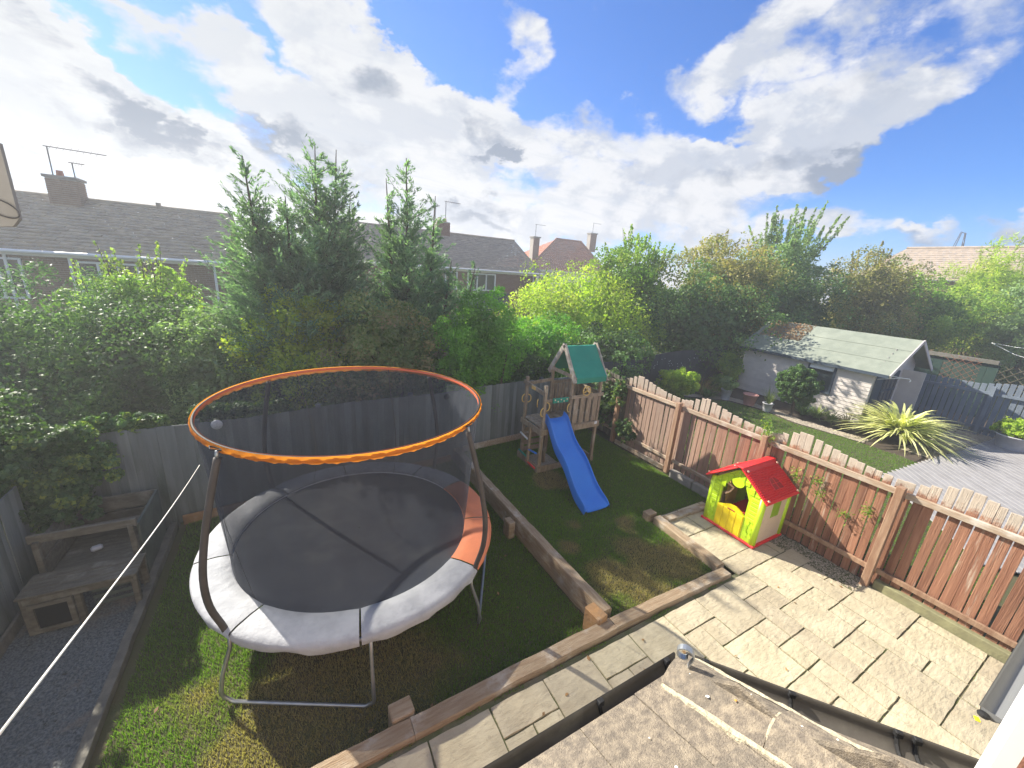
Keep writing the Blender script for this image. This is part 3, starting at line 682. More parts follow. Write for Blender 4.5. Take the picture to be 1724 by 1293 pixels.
for j, yy in enumerate(PY[1:]):
    MB().box((7.475, yy, .84), (.10, .10, 1.74), None, .006).build('post', m_fpost, pf)
MB().beam((7.56, 1.45, .06), (7.56, -.4, .06), .10, .16, ch=.01).build('kerb_board', m_kerb, pf)
MB().beam((7.50, 7.1, .0), (7.50, 5.45, .02), .03, .12, ch=.006).build('kerb_board', m_fbleach, pf)
for a, b in ((5.2, 4.62), (4.60, 4.02)): MB().beam((7.47, a, .02), (7.47, b, .02), .12, .2, ch=.01).build('concrete_block', m_conc, pf)
# seedlings growing through the pickets
for (px, py, hh), slab_ in zip([(1338, 800, .22), (1298, 735, .3), (1375, 808, .16), (1460, 860, .2), (1420, 868, .14), (1380, 830, .14), (1290, 720, .3)], ['seedling on the picket fence just right of the playhouse roof', 'tallest seedling high on the picket fence above the playhouse roof', 'small seedling on the fence between playhouse and last post, upper one', 'seedling nearest the post at the right of the playhouse', 'low seedling halfway between playhouse and the next post', 'lower small seedling beside the playhouse shadow on the fence', 'leafy seedling beside the fence post behind the playhouse']):
    p = at_x(px, py, 7.52); n = int(60*hh/.2); P = p+RNG.normal(size=(n, 3))*np.array([.03, .045, hh*.35]); 
    me = mesh_np('fence_seedling', leaf_arrays(P, RNG.normal(size=(n, 3)), .06, .022), np.arange(4*n), RNG.uniform(0, 1, n)); o = link('fence_seedling', me, L_mid)
    tag(o, slab_, 'plant', 'seedlings on the picket fence')

# ------------------------------------------------------------------ trampoline
TC = np.array([.61, 5.15]); RO = 1.90; ZP = .64
tr = thing('trampoline', 'large round trampoline with black safety net, orange top band and grey pad', 'trampoline', (TC[0], TC[1], ZL))
def cir(r, a, z): return (TC[0]+r*math.cos(a), TC[1]+r*math.sin(a), z)
A = np.linspace(0, 2*math.pi, 97)
MB().tube([cir(1.83, a, ZP-.07) for a in A], .022, 8, False).build('frame_ring', m_steel, tr, True)
MB().sheet([[cir(r, a, ZP-.01-.03*(1-r/1.5)*(r < 1.5)) for r in (.01, .5, 1.0, 1.4, 1.52)] for a in A]).build('jumping_mat', m_mat_, tr, True)
def pad(a0, a1, mt):
    n = max(4, int((a1-a0)/.06)); rows = []
    for i in range(n+1):
        a = a0+.006+(a1-a0-.012)*i/n; sg = .035*math.sin(a*9)+.02*math.sin(a*23+1)
        e = .012 if i in (0, n) else 0
        rows.append([cir(1.50, a, ZP-.012), cir(1.515, a, ZP+.022-e), cir(1.66, a, ZP+.035-e), cir(1.82, a, ZP+.028-e), cir(1.885, a, ZP+.012-e), cir(1.905, a, ZP-.03-e), cir(1.885+.012*math.sin(a*31), a, ZP-.085-abs(sg)*.8)])
    MB().sheet(rows).build('pad_segment', mt, tr, True)
cuts = [-50.6, -18, 18, 45, 90, 126, 180, 222, 262, 309.4]
for a, b in zip(cuts[:-1], cuts[1:]): pad(R(a), R(b), m_pador if b <= 20 else m_pad)
sp = MB()
for i in range(72):
    a = 2*math.pi*i/72; sp.tube([cir(1.50, a, ZP-.03), cir(1.82, a, ZP-.05)], .009, 5)
sp.build('springs', m_steel, tr, kind='stuff')
# legs: U-shaped galvanised tubes
for a0, a1 in ((-141, -95), (-52, -6), (35, 80), (120, 165)):
    p0, p1 = R(a0), R(a1); f0 = cir(1.98, p0, ZL+.03); f1 = cir(1.98, p1, ZL+.03)
    pts = [cir(1.83, p0, ZP-.07), cir(1.85, p0, .38), cir(1.96, p0, .12), cir(2.0, p0, -.08), cir(1.98, p0, ZL+.09)]
    v0 = Vector(f0); v1 = Vector(f1); pts += [tuple(v0.lerp(v1, .06)), tuple(v0.lerp(v1, .3)), tuple(v0.lerp(v1, .7)), tuple(v0.lerp(v1, .94))]
    pts += [cir(1.98, p1, ZL+.09), cir(2.0, p1, -.08), cir(1.96, p1, .12), cir(1.85, p1, .38), cir(1.83, p1, ZP-.07)]
    MB().tube(pts, .021, 8).build('leg', m_steel, tr, True)
RT = 1.64; ZT = 2.56
for ad in (-141, -50.6, 38, 126):
    a = R(ad); pts = [cir(1.84, a, .35), cir(1.87, a, .64), cir(1.96, a, 1.0), cir(1.97, a, 1.35), cir(1.90, a, 1.75), cir(1.79, a, 2.15), cir(1.69, a, 2.47)]
    from mathutils import geometry
    sm = []
    for q in range(len(pts)-1):
        p0 = Vector(pts[max(q-1, 0)]); p1 = Vector(pts[q]); p2 = Vector(pts[q+1]); p3 = Vector(pts[min(q+2, len(pts)-1)])
        for t in (0, .25, .5, .75): sm.append(tuple(.5*((2*p1)+(-p0+p2)*t+(2*p0-5*p1+4*p2-p3)*t*t+(-p0+3*p1-3*p2+p3)*t**3)))
    sm.append(pts[-1])
    po = MB().tube(sm[3:], .032, 10).build('net_pole', m_foam, tr, True)
    MB().tube([cir(1.70, a, 2.46), cir(1.685, a, 2.54)], .016, 8).build('pole_cap', m_steel, tr, True)
    MB().tube([cir(1.66, a, 2.55), cir(1.70, a-.05, 2.57), cir(1.74, a, 2.575), cir(1.70, a+.05, 2.57), cir(1.66, a, 2.55)], .007, 5).build('pole_hook', m_black, tr)
MB().tube([cir(RT, a, ZT) for a in A], .014, 8, False).build('top_hoop', m_black, tr, True)
A2 = np.linspace(0, 2*math.pi, 289); rows = []
for a in A2:
    j = .006*math.sin(a*57)+.004*math.sin(a*131); rows.append([cir(RT+.020, a, ZT+.018), cir(RT+.026+j, a, ZT-.01), cir(RT+.022+j, a, ZT-.045+j*.8), cir(RT+.005, a, ZT-.062+j)])
MB().sheet(rows).build('top_band', m_ring, tr, True)
rows = [[cir(RT-.016, a, ZT+.012), cir(RT-.018, a, ZT-.022)] for a in A2]
MB().sheet(rows).build('inner_band', m_ringr, tr, True)
# net: woven mesh too fine to resolve, so a partly open cloth
mn = bpy.data.materials.new('safety_net'); mn.use_nodes = True; t = NT(mn.node_tree); t.n.clear()
pos = t.node('ShaderNodeNewGeometry').outputs['Position']
df = t.node('ShaderNodeBsdfPrincipled', Roughness=.7); df.inputs['Base Color'].default_value = (.030, .037, .054, 1)
tp = t.node('ShaderNodeBsdfTransparent'); wv = t.noise(t.vmath('MULTIPLY', pos, (1, 1, .6)), 1.6, 4, .6)
wf = t.noise(pos, 120, 2, .6)
fac = t.math('ADD', t.smooth(wv, .3, .7, .50, .64), t.math('MULTIPLY', t.math('SUBTRACT', wf, .5), .5))
mx = t.node('ShaderNodeMixShader', i0=fac); t.l.new(tp.outputs[0], mx.inputs[1]); t.l.new(df.outputs[0], mx.inputs[2])
t.l.new(mx.outputs[0], t.node('ShaderNodeOutputMaterial').inputs[0])
rows = []
for a in np.linspace(0, 2*math.pi, 193):
    row = []
    for k in range(15):
        q = k/14; z = ZP+.01+(ZT-.03-ZP)*q; r = 1.50+(RT-1.50)*q-.022*math.sin(math.pi*q)*(1+.8*math.sin(a*8+1))+.012*math.sin(a*40+q*3)*math.sin(math.pi*q)
        row.append(cir(r, a, z))
    rows.append(row)
MB().sheet(rows).build('safety_net', mn, tr, True)
for ad in (-160, -18, 60, 110):
    a = R(ad); MB().sheet([[cir(1.50-.05*math.sin(math.pi*q/8)*1.2+(RT-1.5)*q/8+.004, a+e+.05*math.sin(q*.5+ad), ZP+(ZT-.03-ZP)*q/8) for e in (-.004, .004)] for q in range(9)]).build('net_seam', m_foam, tr)
# zip of the net door and hanging strap
MB().sheet([[cir(1.50+(RT-1.5)*q/8-.03*math.sin(math.pi*q/8), R(-175)+.55*(1-q/8)+e, ZP+(ZT-.1-ZP)*q/8) for e in (-.008, .008)] for q in range(9)]).build('net_zip', m_foam, tr)

# ------------------------------------------------------------------ rope, ornaments on the rear fence
p = at_y(336, 783, 5.2); q = at_y(-60, 1312, .9)
pts = [tuple(p+(q-p)*s+np.array([0, 0, -.03*math.sin(math.pi*s)])) for s in np.linspace(0, 1, 12)]
o = MB().tube(pts, .0034, 6).build('washing_line', m_rope, None, True); tag(o, 'white rope stretched from the house to the trampoline net', 'rope')
c = at_y(365, 715, 7.62); o = MB().ball(c, .085, (1, .5, 1), 8).build('fence_light', m_wh2, None, True); tag(o, 'round white ornament hung on the grey rear fence behind the net', 'ornament')
c = at_y(752, 668, 8.08); o = MB().ball(c, .07, (1, .5, 1), 8).build('fence_light', m_black, None, True); tag(o, 'small dark round ornament on the rear fence right of the trampoline hoop', 'ornament')

# ------------------------------------------------------------------ old timber box and hutch bench at left
bx = thing('timber_box', 'deep weathered timber planter box in the shade at the back left corner', 'planter', (-2.5, 6.9, -.28))
X0, X1, Y0, Y1, ZB = -3.02, -2.08, 6.35, 7.32, .62
for nm, a, b, wd in (('back_board', (X0, Y1), (X1, Y1), .05), ('left_board', (X0, Y0+.03), (X0, Y1-.03), .05), ('front_board', (X0+.0, Y0), (X1, Y0), .04)):
    for k in ((0, 1, 2) if nm != 'front_board' else (2,)): MB().beam((*a, ZB-.12-.26*k), (*b, ZB-.12-.26*k), wd, .235, ch=.008).build(nm, m_oldwood, bx)
MB().beam((X1, Y0+.02, .2), (X1, Y1-.02, .2), .035, .86, ch=.006).build('side_panel', m_hutch, bx)
MB().box(((X0+X1)/2, (Y0+Y1)/2, .1), (X1-X0-.08, Y1-Y0-.08, .05)).build('shelf_board', m_oldwood, bx)
MB().box(((X0+X1)/2, (Y0+Y1)/2+.1, .36), (X1-X0-.1, .22, .03)).build('shelf_board', m_oldwood, bx)
o = MB().box((-2.62, 6.62, .22), (.12, .09, .06), Matrix.Rotation(.4, 3, 'Z'), .02).build('plastic_bag', m_potw, None); tag(o, 'pale crumpled bag lying in the timber box', 'bag')
be = thing('hutch_bench', 'old timber bench with a hutch door and slatted side on the slate bed', 'bench', (-2.5, 6.0, -.28))
MB().beam((-3.08, 6.33, .70), (-2.06, 6.30, .70), .045, .11, ch=.006).build('top_rail', m_oldwood, be)
for xx in (-3.0, -2.12): MB().box((xx, 6.28, .2), (.06, .05, .95), None, .005).build('upright', m_oldwood, be)
for k in range(3): MB().beam((-3.05, 5.83+.145*k, .27), (-1.99, 5.80+.145*k, .27), .138, .03, ch=.005).build('top_board', m_oldwood, be)
for xx in (-3.0, -2.56, -2.04): MB().box((xx, 5.80, -.01), (.06, .06, .52), None, .005).build('leg', m_oldwood, be)
for xx in (-3.0, -2.04): MB().box((xx, 6.14, -.01), (.06, .06, .52), None, .005).build('leg', m_oldwood, be)
MB().beam((-3.0, 5.78, .21), (-2.04, 5.77, .21), .03, .07).build('apron', m_oldwood, be)
dr = MB(); dr.beam((-2.97, 5.765, .14), (-2.6, 5.76, .14), .03, .05); dr.beam((-2.97, 5.765, -.22), (-2.6, 5.76, -.22), .03, .05)
for xx in (-2.95, -2.62): dr.box((xx, 5.764, -.04), (.05, .03, .36))
d_ = dr.build('hutch_door', m_oldwood, be); MB().box((-2.785, 5.775, -.04), (.3, .008, .32)).build('mesh_panel', m_black, be)
for k in range(4): MB().beam((-2.52, 5.99, -.20+.10*k), (-2.06, 5.99, -.19+.10*k), .015, .05).build('slat', m_hutch, be)

# ------------------------------------------------------------------ play tower with slide
pt = thing('play_tower', 'weathered timber climbing tower with a green peaked canopy', 'play tower', (5.4, 6.95, ZU))
PX = [4.66, 5.36, 6.2]; YF, YB = 6.58, 7.36; ZD = .98
for xx, yy, zt in ((4.66, YF, 1.98), (4.66, YB, 1.98), (5.36, YF, 2.05), (5.36, YB, 2.2), (6.2, YF, 2.12), (6.2, YB, 2.2), (4.98, YF+.30, .92)):
    MB().box((xx, yy, (zt+ZU)/2), (.07, .07, zt-ZU), None, .008).build('post', m_towerw, pt)
for k in range(9): MB().box((4.66+.08+k*.182, (YF+YB)/2, ZD), (.165, YB-YF+.1, .025), None, .004).build('deck_board', m_towerw, pt)
MB().beam((4.62, YF-.05, ZD-.08), (4.80, YF-.05, ZD-.08), .03, .12).build('deck_beam', m_towerw, pt)
MB().beam((5.34, YF-.05, ZD-.075), (6.26, YF-.05, ZD-.065), .035, .13, ch=.004).build('deck_beam', m_towerw, pt)
MB().beam((4.61, YF-.06, ZD-.08), (4.61, YB+.06, ZD-.08), .035, .13, ch=.004).build('deck_beam', m_towerw, pt)
MB().beam((4.62, YB+.05, ZD-.08), (6.25, YB+.05, ZD-.08), .03, .13).build('deck_beam', m_towerw, pt)
for k in range(4): MB().box((5.50+k*.185, YF-.045, 1.32), (.13, .022, .62), None, .004).build('guard_board', m_towerw, pt)
for k in range(8): MB().box((5.44+k*.105, YB+.045, 1.36), (.085, .02, .72), None, .004).build('guard_board', m_towerw, pt)
MB().beam((5.34, YF-.045, 1.66), (6.28, YF-.045, 1.66), .03, .08, ch=.004).build('guard_rail', m_towerw, pt)
MB().beam((5.34, YB+.02, 1.78), (6.28, YB+.02, 1.78), .03, .08).build('guard_rail', m_towerw, pt)
MB().beam((6.24, YF, 1.66), (6.24, YB, 1.66), .03, .08).build('guard_rail', m_towerw, pt)
for k in range(5): MB().box((6.245, YF+.1+k*.15, 1.32), (.02, .12, .62), None, .004).build('guard_board', m_towerw, pt)
MB().beam((4.61, YF-.08, 1.80), (4.61, YB+.06, 1.86), .035, .09, ch=.004).build('guard_rail', m_towerw, pt)
MB().beam((4.64, YB, 1.80), (5.36, YB, 1.86), .03, .08, ch=.004).build('guard_rail', m_towerw, pt)
MB().beam((4.64, YF, 1.62), (5.36, YF, 1.62), .03, .07, ch=.004).build('guard_rail', m_towerw, pt)
MB().box((5.06, YF-.03, 1.62), (.42, .03, .11), None, .004).build('game_panel', m_green, pt)
for k in range(5): MB().ball((4.90+.08*k, YF-.05, 1.62+.02*(-1)**k), .018, (1, .5, 1), 5).build('game_dot', m_cream, pt)
MB().box((6.14, YF-.072, .96), (.08, .006, .07), None, .002).build('maker_plate', m_wh2, pt)
MB().box((4.58, 6.95, 1.83), (.02, .14, .08), None, .004).build('name_plate', m_yel, pt)
# base frame and side boards
MB().beam((4.62, YF-.06, ZU+.08), (5.3, YF-.04, ZU+.08), .04, .16, ch=.004).build('base_board', m_towerw, pt)
MB().beam((4.60, YF-.08, ZU+.08), (4.60, YB+.08, ZU+.08), .04, .17, ch=.004).build('base_board', m_towerw, pt)
MB().beam((6.22, YF-.05, ZU+.06), (6.22, YB, ZU+.06), .04, .14, ch=.004).build('base_board', m_towerw, pt)
for k in range(4): MB().beam((4.66, YB+.02, .12+.17*k), (5.36, YB+.02, .12+.17*k), .02, .11).build('back_board', m_towerw, pt)
MB().box((5.0, 6.95, ZU+.02), (.62, .72, .03)).build('sand_tray', m_npeb, pt)
def rung(a, b, mt): MB().tube([a, b], .022, 8).build('climbing_rung', mt, pt, True)
rung((4.575, YB-.02, .60), (4.575, YB-.36, .56), m_wh2); rung((4.575, YF+.36, .33), (4.575, YF+.02, .38), m_blue); rung((4.575, YB, .14), (4.575, YF+.40, .12), m_green); rung((4.575, YF+.42, .02), (4.575, YF+.02, .0), m_ored)
MB().tube([(4.58, YF+.36, ZU), (4.58, YF+.36, .9)], .035, 4).build('ladder_upright', m_towerw, pt)
def handle(c, ax):
    a = Vector(ax); c = Vector(c); u = Vector((0, 0, 1)); pts = [c+u*.10, c+u*.075+a*.045, c+u*.03+a*.065, c-u*.03+a*.065, c-u*.075+a*.045, c-u*.10]
    MB().tube([tuple(p) for p in pts], .013, 6).build('handle', m_yel, pt, True)
handle((4.62, YF-.02, 1.38), (-1, -.2, 0)); handle((4.70, YF-.03, 1.50), (1, -.2, 0)); handle((4.62, YB, 1.45), (-1, 0, 0)); handle((4.70, YB-.03, 1.45), (1, -.3, 0)); handle((5.31, YF-.05, 1.42), (-1, -.2, 0)); handle((4.98, YB-.04, 1.3), (-.5, -.5, 0))
# steering wheel
wc = Vector((5.72, YF-.10, 1.80)); wh = MB(); ring = [(wc.x+.11*math.cos(a), wc.y, wc.z+.11*math.sin(a)) for a in np.linspace(0, 2*math.pi, 19)]
wh.tube(ring, .012, 6, False)
for k in range(3): a = R(90+120*k); wh.tube([tuple(wc), (wc.x+.11*math.cos(a), wc.y, wc.z+.11*math.sin(a))], .014, 5)
wh.tube([tuple(wc), (wc.x, wc.y+.08, wc.z-.04)], .014, 6); wh.build('steering_wheel', m_yel, pt, True)
# roof: ridge along x, canvas draped, bargeboards at both ends
YR = (YF+YB)/2; ZRG = 2.76; RX0, RX1 = 5.33, 6.24
n_e = (YF-.13, 2.10); s_e = (YB+.13, 2.12)
rows = []
for xx in np.linspace(RX0+.03, RX1-.02, 9):
    sag = -.012*math.sin(math.pi*(xx-RX0)/(RX1-RX0)); rows.append([(xx, n_e[0]-.01, n_e[1]-.10), (xx, n_e[0]-.015, n_e[1]+.02), (xx, (YR+n_e[0])/2, (ZRG+n_e[1])/2+sag), (xx, YR-.03, ZRG-.01), (xx, YR+.03, ZRG-.01), (xx, (YR+s_e[0])/2, (ZRG+s_e[1])/2+sag), (xx, s_e[0], s_e[1]-.05)])
MB().sheet(rows).build('canopy', m_green, pt, False)
for xx in (RX0, RX1):
    for e in (n_e, s_e):
        MB().beam((xx, e[0], e[1]-.09), (xx, YR, ZRG+.02), .025 if False else .12, .028, up=(1, 0, 0), ch=.003).build('barge_board', m_barge, pt)
    MB().beam((xx, YF, 2.14), (xx, YB, 2.14), .03, .08).build('roof_tie', m_towerw, pt)
MB().box(((RX0+RX1)/2, YF-.12, 2.03), (RX1-RX0-.05, .025, .06)).build('eave_board', m_towerw, pt)
# slide
sl = MB(); path = [(6.66, 1.16, .0), (6.56, 1.15, 0), (6.46, 1.10, 0), (6.34, .96, 0), (6.20, .80, 0), (6.06, .68, 0), (5.90, .61, 0), (5.74, .55, 0), (5.58, .44, 0), (5.42, .29, 0), (5.27, .15, 0), (5.12, .06, 0), (4.96, .02, 0), (4.84, .0, 0), (4.79, -.02, 0)]
rows = []
for i, (yy, zz, _) in enumerate(path):
    q = i/(len(path)-1); cx = 5.035-.155*q; hw = .225+.05*q; lip = .135*(1-.65*max(0, (q-.8)/.2)); k = .035
    prof = [(-hw-k-.022, -.04), (-hw-k, lip-.012), (-hw-k+.012, lip), (-hw-.002, lip), (-hw+.004, .03), (-hw+.03, .004), (0, 0), (hw-.03, .004), (hw-.004, .03), (hw+.002, lip), (hw+k-.012, lip), (hw+k, lip-.012), (hw+k+.022, -.04)]
    rows.append([(cx+px_, yy, zz+pz+.0) for px_, pz in prof])
sl.sheet(rows); n = len(rows[0]); rows2 = [[(p[0], p[1], p[2]-.02) for p in r] for r in rows]; sl.sheet([r[::-1] for r in rows2])
o = sl.build('slide', m_blue, None, True); md = o.modifiers.new('s', 'SUBSURF'); md.levels = 1; md.render_levels = 1
tag(o, 'blue wavy plastic slide running down from the timber tower', 'slide')

# ------------------------------------------------------------------ plastic playhouse
ph = thing('playhouse', 'lime green plastic playhouse with red roof and yellow half door', 'playhouse', (7.05, 3.27, 0))
hx0, hx1, hy0, hy1, he, hr = 6.62, 7.48, 2.80, 3.74, .94, 1.30; hym = (hy0+hy1)/2
def fpoly(poly, x, th): # polygon in y-z plane, thickness towards +x
    return MB().prism(poly, (x, 0, 0), (0, 1, 0), (0, 0, 1), (th, 0, 0))
T = .045; oy0, oy1 = 3.04, 3.53
MB().box(((hx0+hx1)/2, hym, .025), (hx1-hx0+.07, hy1-hy0+.07, .05), None, .015).build('base_rim', m_ored, ph)
fpoly([(hy0+.03, .05), (oy0, .05), (oy0, .86), (hy0+.03, .90)], hx0, T).build('front_panel', m_lime, ph)
fpoly([(oy1, .05), (hy1-.03, .05), (hy1-.03, .90), (oy1, .86)], hx0, T).build('front_panel', m_lime, ph)
fpoly([(hy0+.03, .90), (oy0, .86), (oy0+.0, .80), (hym-.12, 1.02), (hym+.12, 1.02), (oy1, .80), (oy1, .86), (hy1-.03, .90), (hym+.04, hr-.05), (hym-.04, hr-.05)], hx0, T).build('gable_panel', m_lime, ph)
cd = [(hym+.11*math.cos(a), 1.03+.10*math.sin(a)) for a in np.linspace(0, 2*math.pi, 21)[:-1]]
fpoly(cd, hx0-.018, .03).build('gable_disc', m_lime, ph)
for sy in (0, 1):
    a, b = ((hy0+.05, oy0-.04), (oy1+.04, hy1-.05))[sy]
    for k in range(6): MB().box((hx0-.004, (a+b)/2, .47+k*.075), (.018, b-a, .066), None, .006).build('cladding_plank', m_lime, ph)
    z0 = .08
    for (u, v, ru, rv) in ((.25, .30, .22, .06), (.72, .33, .22, .05), (.35, .20, .28, .05), (.8, .21, .15, .06), (.25, .09, .22, .05), (.7, .10, .25, .05)):
        pl = [(a+(b-a)*u+(b-a)*ru*math.cos(q)*random.uniform(.85, 1.05), z0+v+rv*math.sin(q)*random.uniform(.85, 1.05)) for q in np.linspace(0, 2*math.pi, 8)[:-1]]
        fpoly(pl, hx0-.014, .02).build('moulded_stone', m_lime, ph)
for k in range(8):
    y0 = hy0+.07+k*.1; 
    sl_ = (hr-.05-.90)/(hym-hy0-.03); zt = .90+sl_*min(y0+.045-hy0-.03, hy1-.03-y0-.045)-.02; zb = 1.03 if abs(y0+.045-hym) < .16 else (.80+(1.02-.80)*min(1, max(0, (min(y0-oy0, oy1-y0-.09)+.02)/.13))+.02 if oy0-.05 < y0 < oy1-.03 else .91)
    if zt-zb > .03: MB().box((hx0-.003, y0+.045, (zt+zb)/2), (.016, .085, zt-zb), None, .005).build('gable_plank', m_lime, ph)
arc = [(oy0, .05), (oy1, .05), (oy1, .46), (oy1-.06, .48), (hym+.06, .555), (hym-.06, .565), (oy0+.05, .51), (oy0, .47)]
dor = fpoly(arc, hx0-.012, .035).build('half_door', m_pyel, ph)
for k in range(4): MB().box((hx0-.015, oy0+.065+k*.122, .27), (.012, .108, .40), None, .004).build('door_plank', m_pyel, ph)
MB().box((hx0-.022, hym, .475), (.01, .14, .022), None, .006).build('door_slot', m_dkint, ph)
for yy in (hy0, hy1):
    for xx in (hx0+.03, hx1-.03): MB().tube([(xx, yy+(.03 if yy == hy0 else -.03), .045), (xx, yy+(.03 if yy == hy0 else -.03), .93)], .055, 12).build('corner_post', m_lime, ph, True)
# side walls (cream) with arched window and green shutters
for yy, dy in ((hy0+.005, .03), (hy1-.035, .03)):
    wx0, wx1, wz0, wz1 = 6.97, 7.22, .50, .80
    mb = MB(); 
    for poly in ([(hx0+.07, .05), (wx0, .05), (wx0, .93), (hx0+.07, .93)], [(wx1, .05), (hx1-.07, .05), (hx1-.07, .93), (wx1, .93)], [(wx0, .05), (wx1, .05), (wx1, wz0), (wx0, wz0)], [(wx0, wz1), (wx0+.05, .855), (wx0+.125, .88), (wx1-.05, .855), (wx1, wz1), (wx1, .93), (wx0, .93)]):
        mb.prism(poly, (0, yy, 0), (1, 0, 0), (0, 0, 1), (0, dy, 0))
    mb.build('side_wall', m_cream, ph)
    for k in range(2): MB().box((wx0+.0625+.125*k, yy+.005, .64), (.118, .02, .28), None, .006).build('shutter', m_limedk, ph)
fpoly([(hy0+.05, .05), (hy1-.05, .05), (hy1-.05, .9), (hym, hr-.06), (hy0+.05, .9)], hx1-.045, .03).build('back_wall', m_lime, ph)
MB().box((7.2, hy1-.10, .45), (.3, .04, .7)).build('inner_panel', m_yel, ph)
MB().box((7.05, hym, .42), (.5, .3, .04), None, .01).build('inner_shelf', m_ored, ph)
MB().tube([(6.70, 3.50, .88), (6.80, 3.42, .80), (6.78, 3.46, .70), (6.70, 3.50, .66)], .02, 6).build('window_arm', m_pink, ph, True)
# roof
for sg in (-1, 1):
    ye = hym+sg*.56; ze = .905; yr = hym+sg*.03; zr = hr+.02
    d = Vector((0, ye-yr, ze-zr)); Ls = d.length; dn = d.normalized(); nn = Vector((0, -dn.z*sg, dn.y*sg)); nn = nn if nn.z > 0 else -nn
    x0, x1 = hx0-.09, hx1+.07
    MB().beam(((x0+x1)/2, yr, zr), ((x0+x1)/2, ye, ze), x1-x0, .028, up=tuple(nn), ch=.008).build('roof_panel', m_ored, ph)
    base = Vector((0, yr, zr))+nn*.018
    for k in range(15):
        p = base+dn*(.10+k*(Ls-.14)/14); MB().box(((x0+x1)/2, p.y, p.z), (x1-x0-.06, .016, .018)).build('roof_rib', m_ored, ph)
    for k in range(22):
        xx = x0+.05+k*(x1-x0-.1)/21; a_ = base+dn*.09; b_ = base+dn*(Ls-.03); MB().beam((xx, a_.y, a_.z-.001), (xx, b_.y, b_.z-.001), .010, .016, up=tuple(nn)).build('roof_rib', m_ored, ph)
    # moulded arched window on the roof
    cc = (x0+x1)/2+.04; wa = base+dn*(Ls*.74)+nn*.004; wp = [(cc-.14, 0), (cc+.14, 0)]+[(cc+.14*math.cos(q), .10+.12*math.sin(q)) for q in np.linspace(0, math.pi, 9)]
    MB().prism(wp, tuple(wa), (1, 0, 0), tuple(-dn), tuple(nn*.008)).build('roof_window', m_oredk, ph)
    fr = MB(); loop = [tuple(Vector((q[0], 0, 0))+wa+(-dn)*q[1]+nn*.010) for q in wp]; fr.tube(loop+[loop[0]], .009, 5); fr.tube([tuple(Vector((cc, 0, 0))+wa+nn*.01), tuple(Vector((cc, 0, 0))+wa-dn*.22+nn*.01)], .006, 5); fr.tube([tuple(Vector((cc-.14, 0, 0))+wa-dn*.11+nn*.01), tuple(Vector((cc+.14, 0, 0))+wa-dn*.11+nn*.01)], .006, 5)
    fr.build('roof_window_frame', m_ored, ph)
    for xx in (x0+.06, x1-.06):
        for q in (.12, .92): p = base+dn*(Ls*q)+nn*.012; MB().tube([(xx, p.y, p.z), (xx+nn.x*.02, p.y+nn.y*.02, p.z+nn.z*.02)], .018, 8).build('bolt', m_pink, ph)
MB().beam((hx0-.10, hym, hr+.035), (hx1+.08, hym, hr+.035), .13, .03, ch=.01).build('ridge_cap', m_ored, ph)

# ------------------------------------------------------------------ own house: tiled bay roof below the window, gutters, wall corner
br = thing('bay_roof', 'stained concrete tile roof of the bay just below the window', 'roof', (1, .5, 2.3))
CX, CYY, CZ, PT = 1.588, .82, 2.385, .363; HDX = .098
fz = lambda y: CZ+PT*(CYY-y)
def hipx(y): return CX+(CYY-y)*HDX
# front slope tiles (courses from the eave upwards), clipped at the hip
sl_n = Vector((0, PT, 1)).normalized(); edges_y = [.86, .46, .08, -.12]
for ci in range(3):
    ya, yb = edges_y[ci], edges_y[ci+1]; off = .17*(ci % 2); x1_ = hipx((ya+yb)/2)+.10
    xx = hipx(ya)-.02; k = 0
    xx = 1.30+off+.66
    while xx > -.9:
        l, r_ = xx-.326, xx
        ra = min(r_, hipx(ya)); rb = min(r_, hipx(yb))
        if l < rb-.02 or l < ra-.02:
            lb = min(l, rb-.01); lift = .012
            j = random.uniform(-.003, .003)
            p = [Vector((l, ya, fz(ya)+lift*1.6+j)), Vector((ra, ya, fz(ya)+lift*1.6+j)), Vector((rb, yb-.03, fz(yb-.03)+.002)), Vector((lb, yb-.03, fz(yb-.03)+.002))]
            mb = MB(); lo_ = [q-sl_n*.018 for q in p]; mb.add([tuple(q) for q in p+lo_], [(0, 1, 2, 3), (4, 7, 6, 5), (0, 4, 5, 1), (1, 5, 6, 2), (2, 6, 7, 3), (3, 7, 4, 0)])
            mb.build('roof_tile', m_tile, br)
        xx -= .33
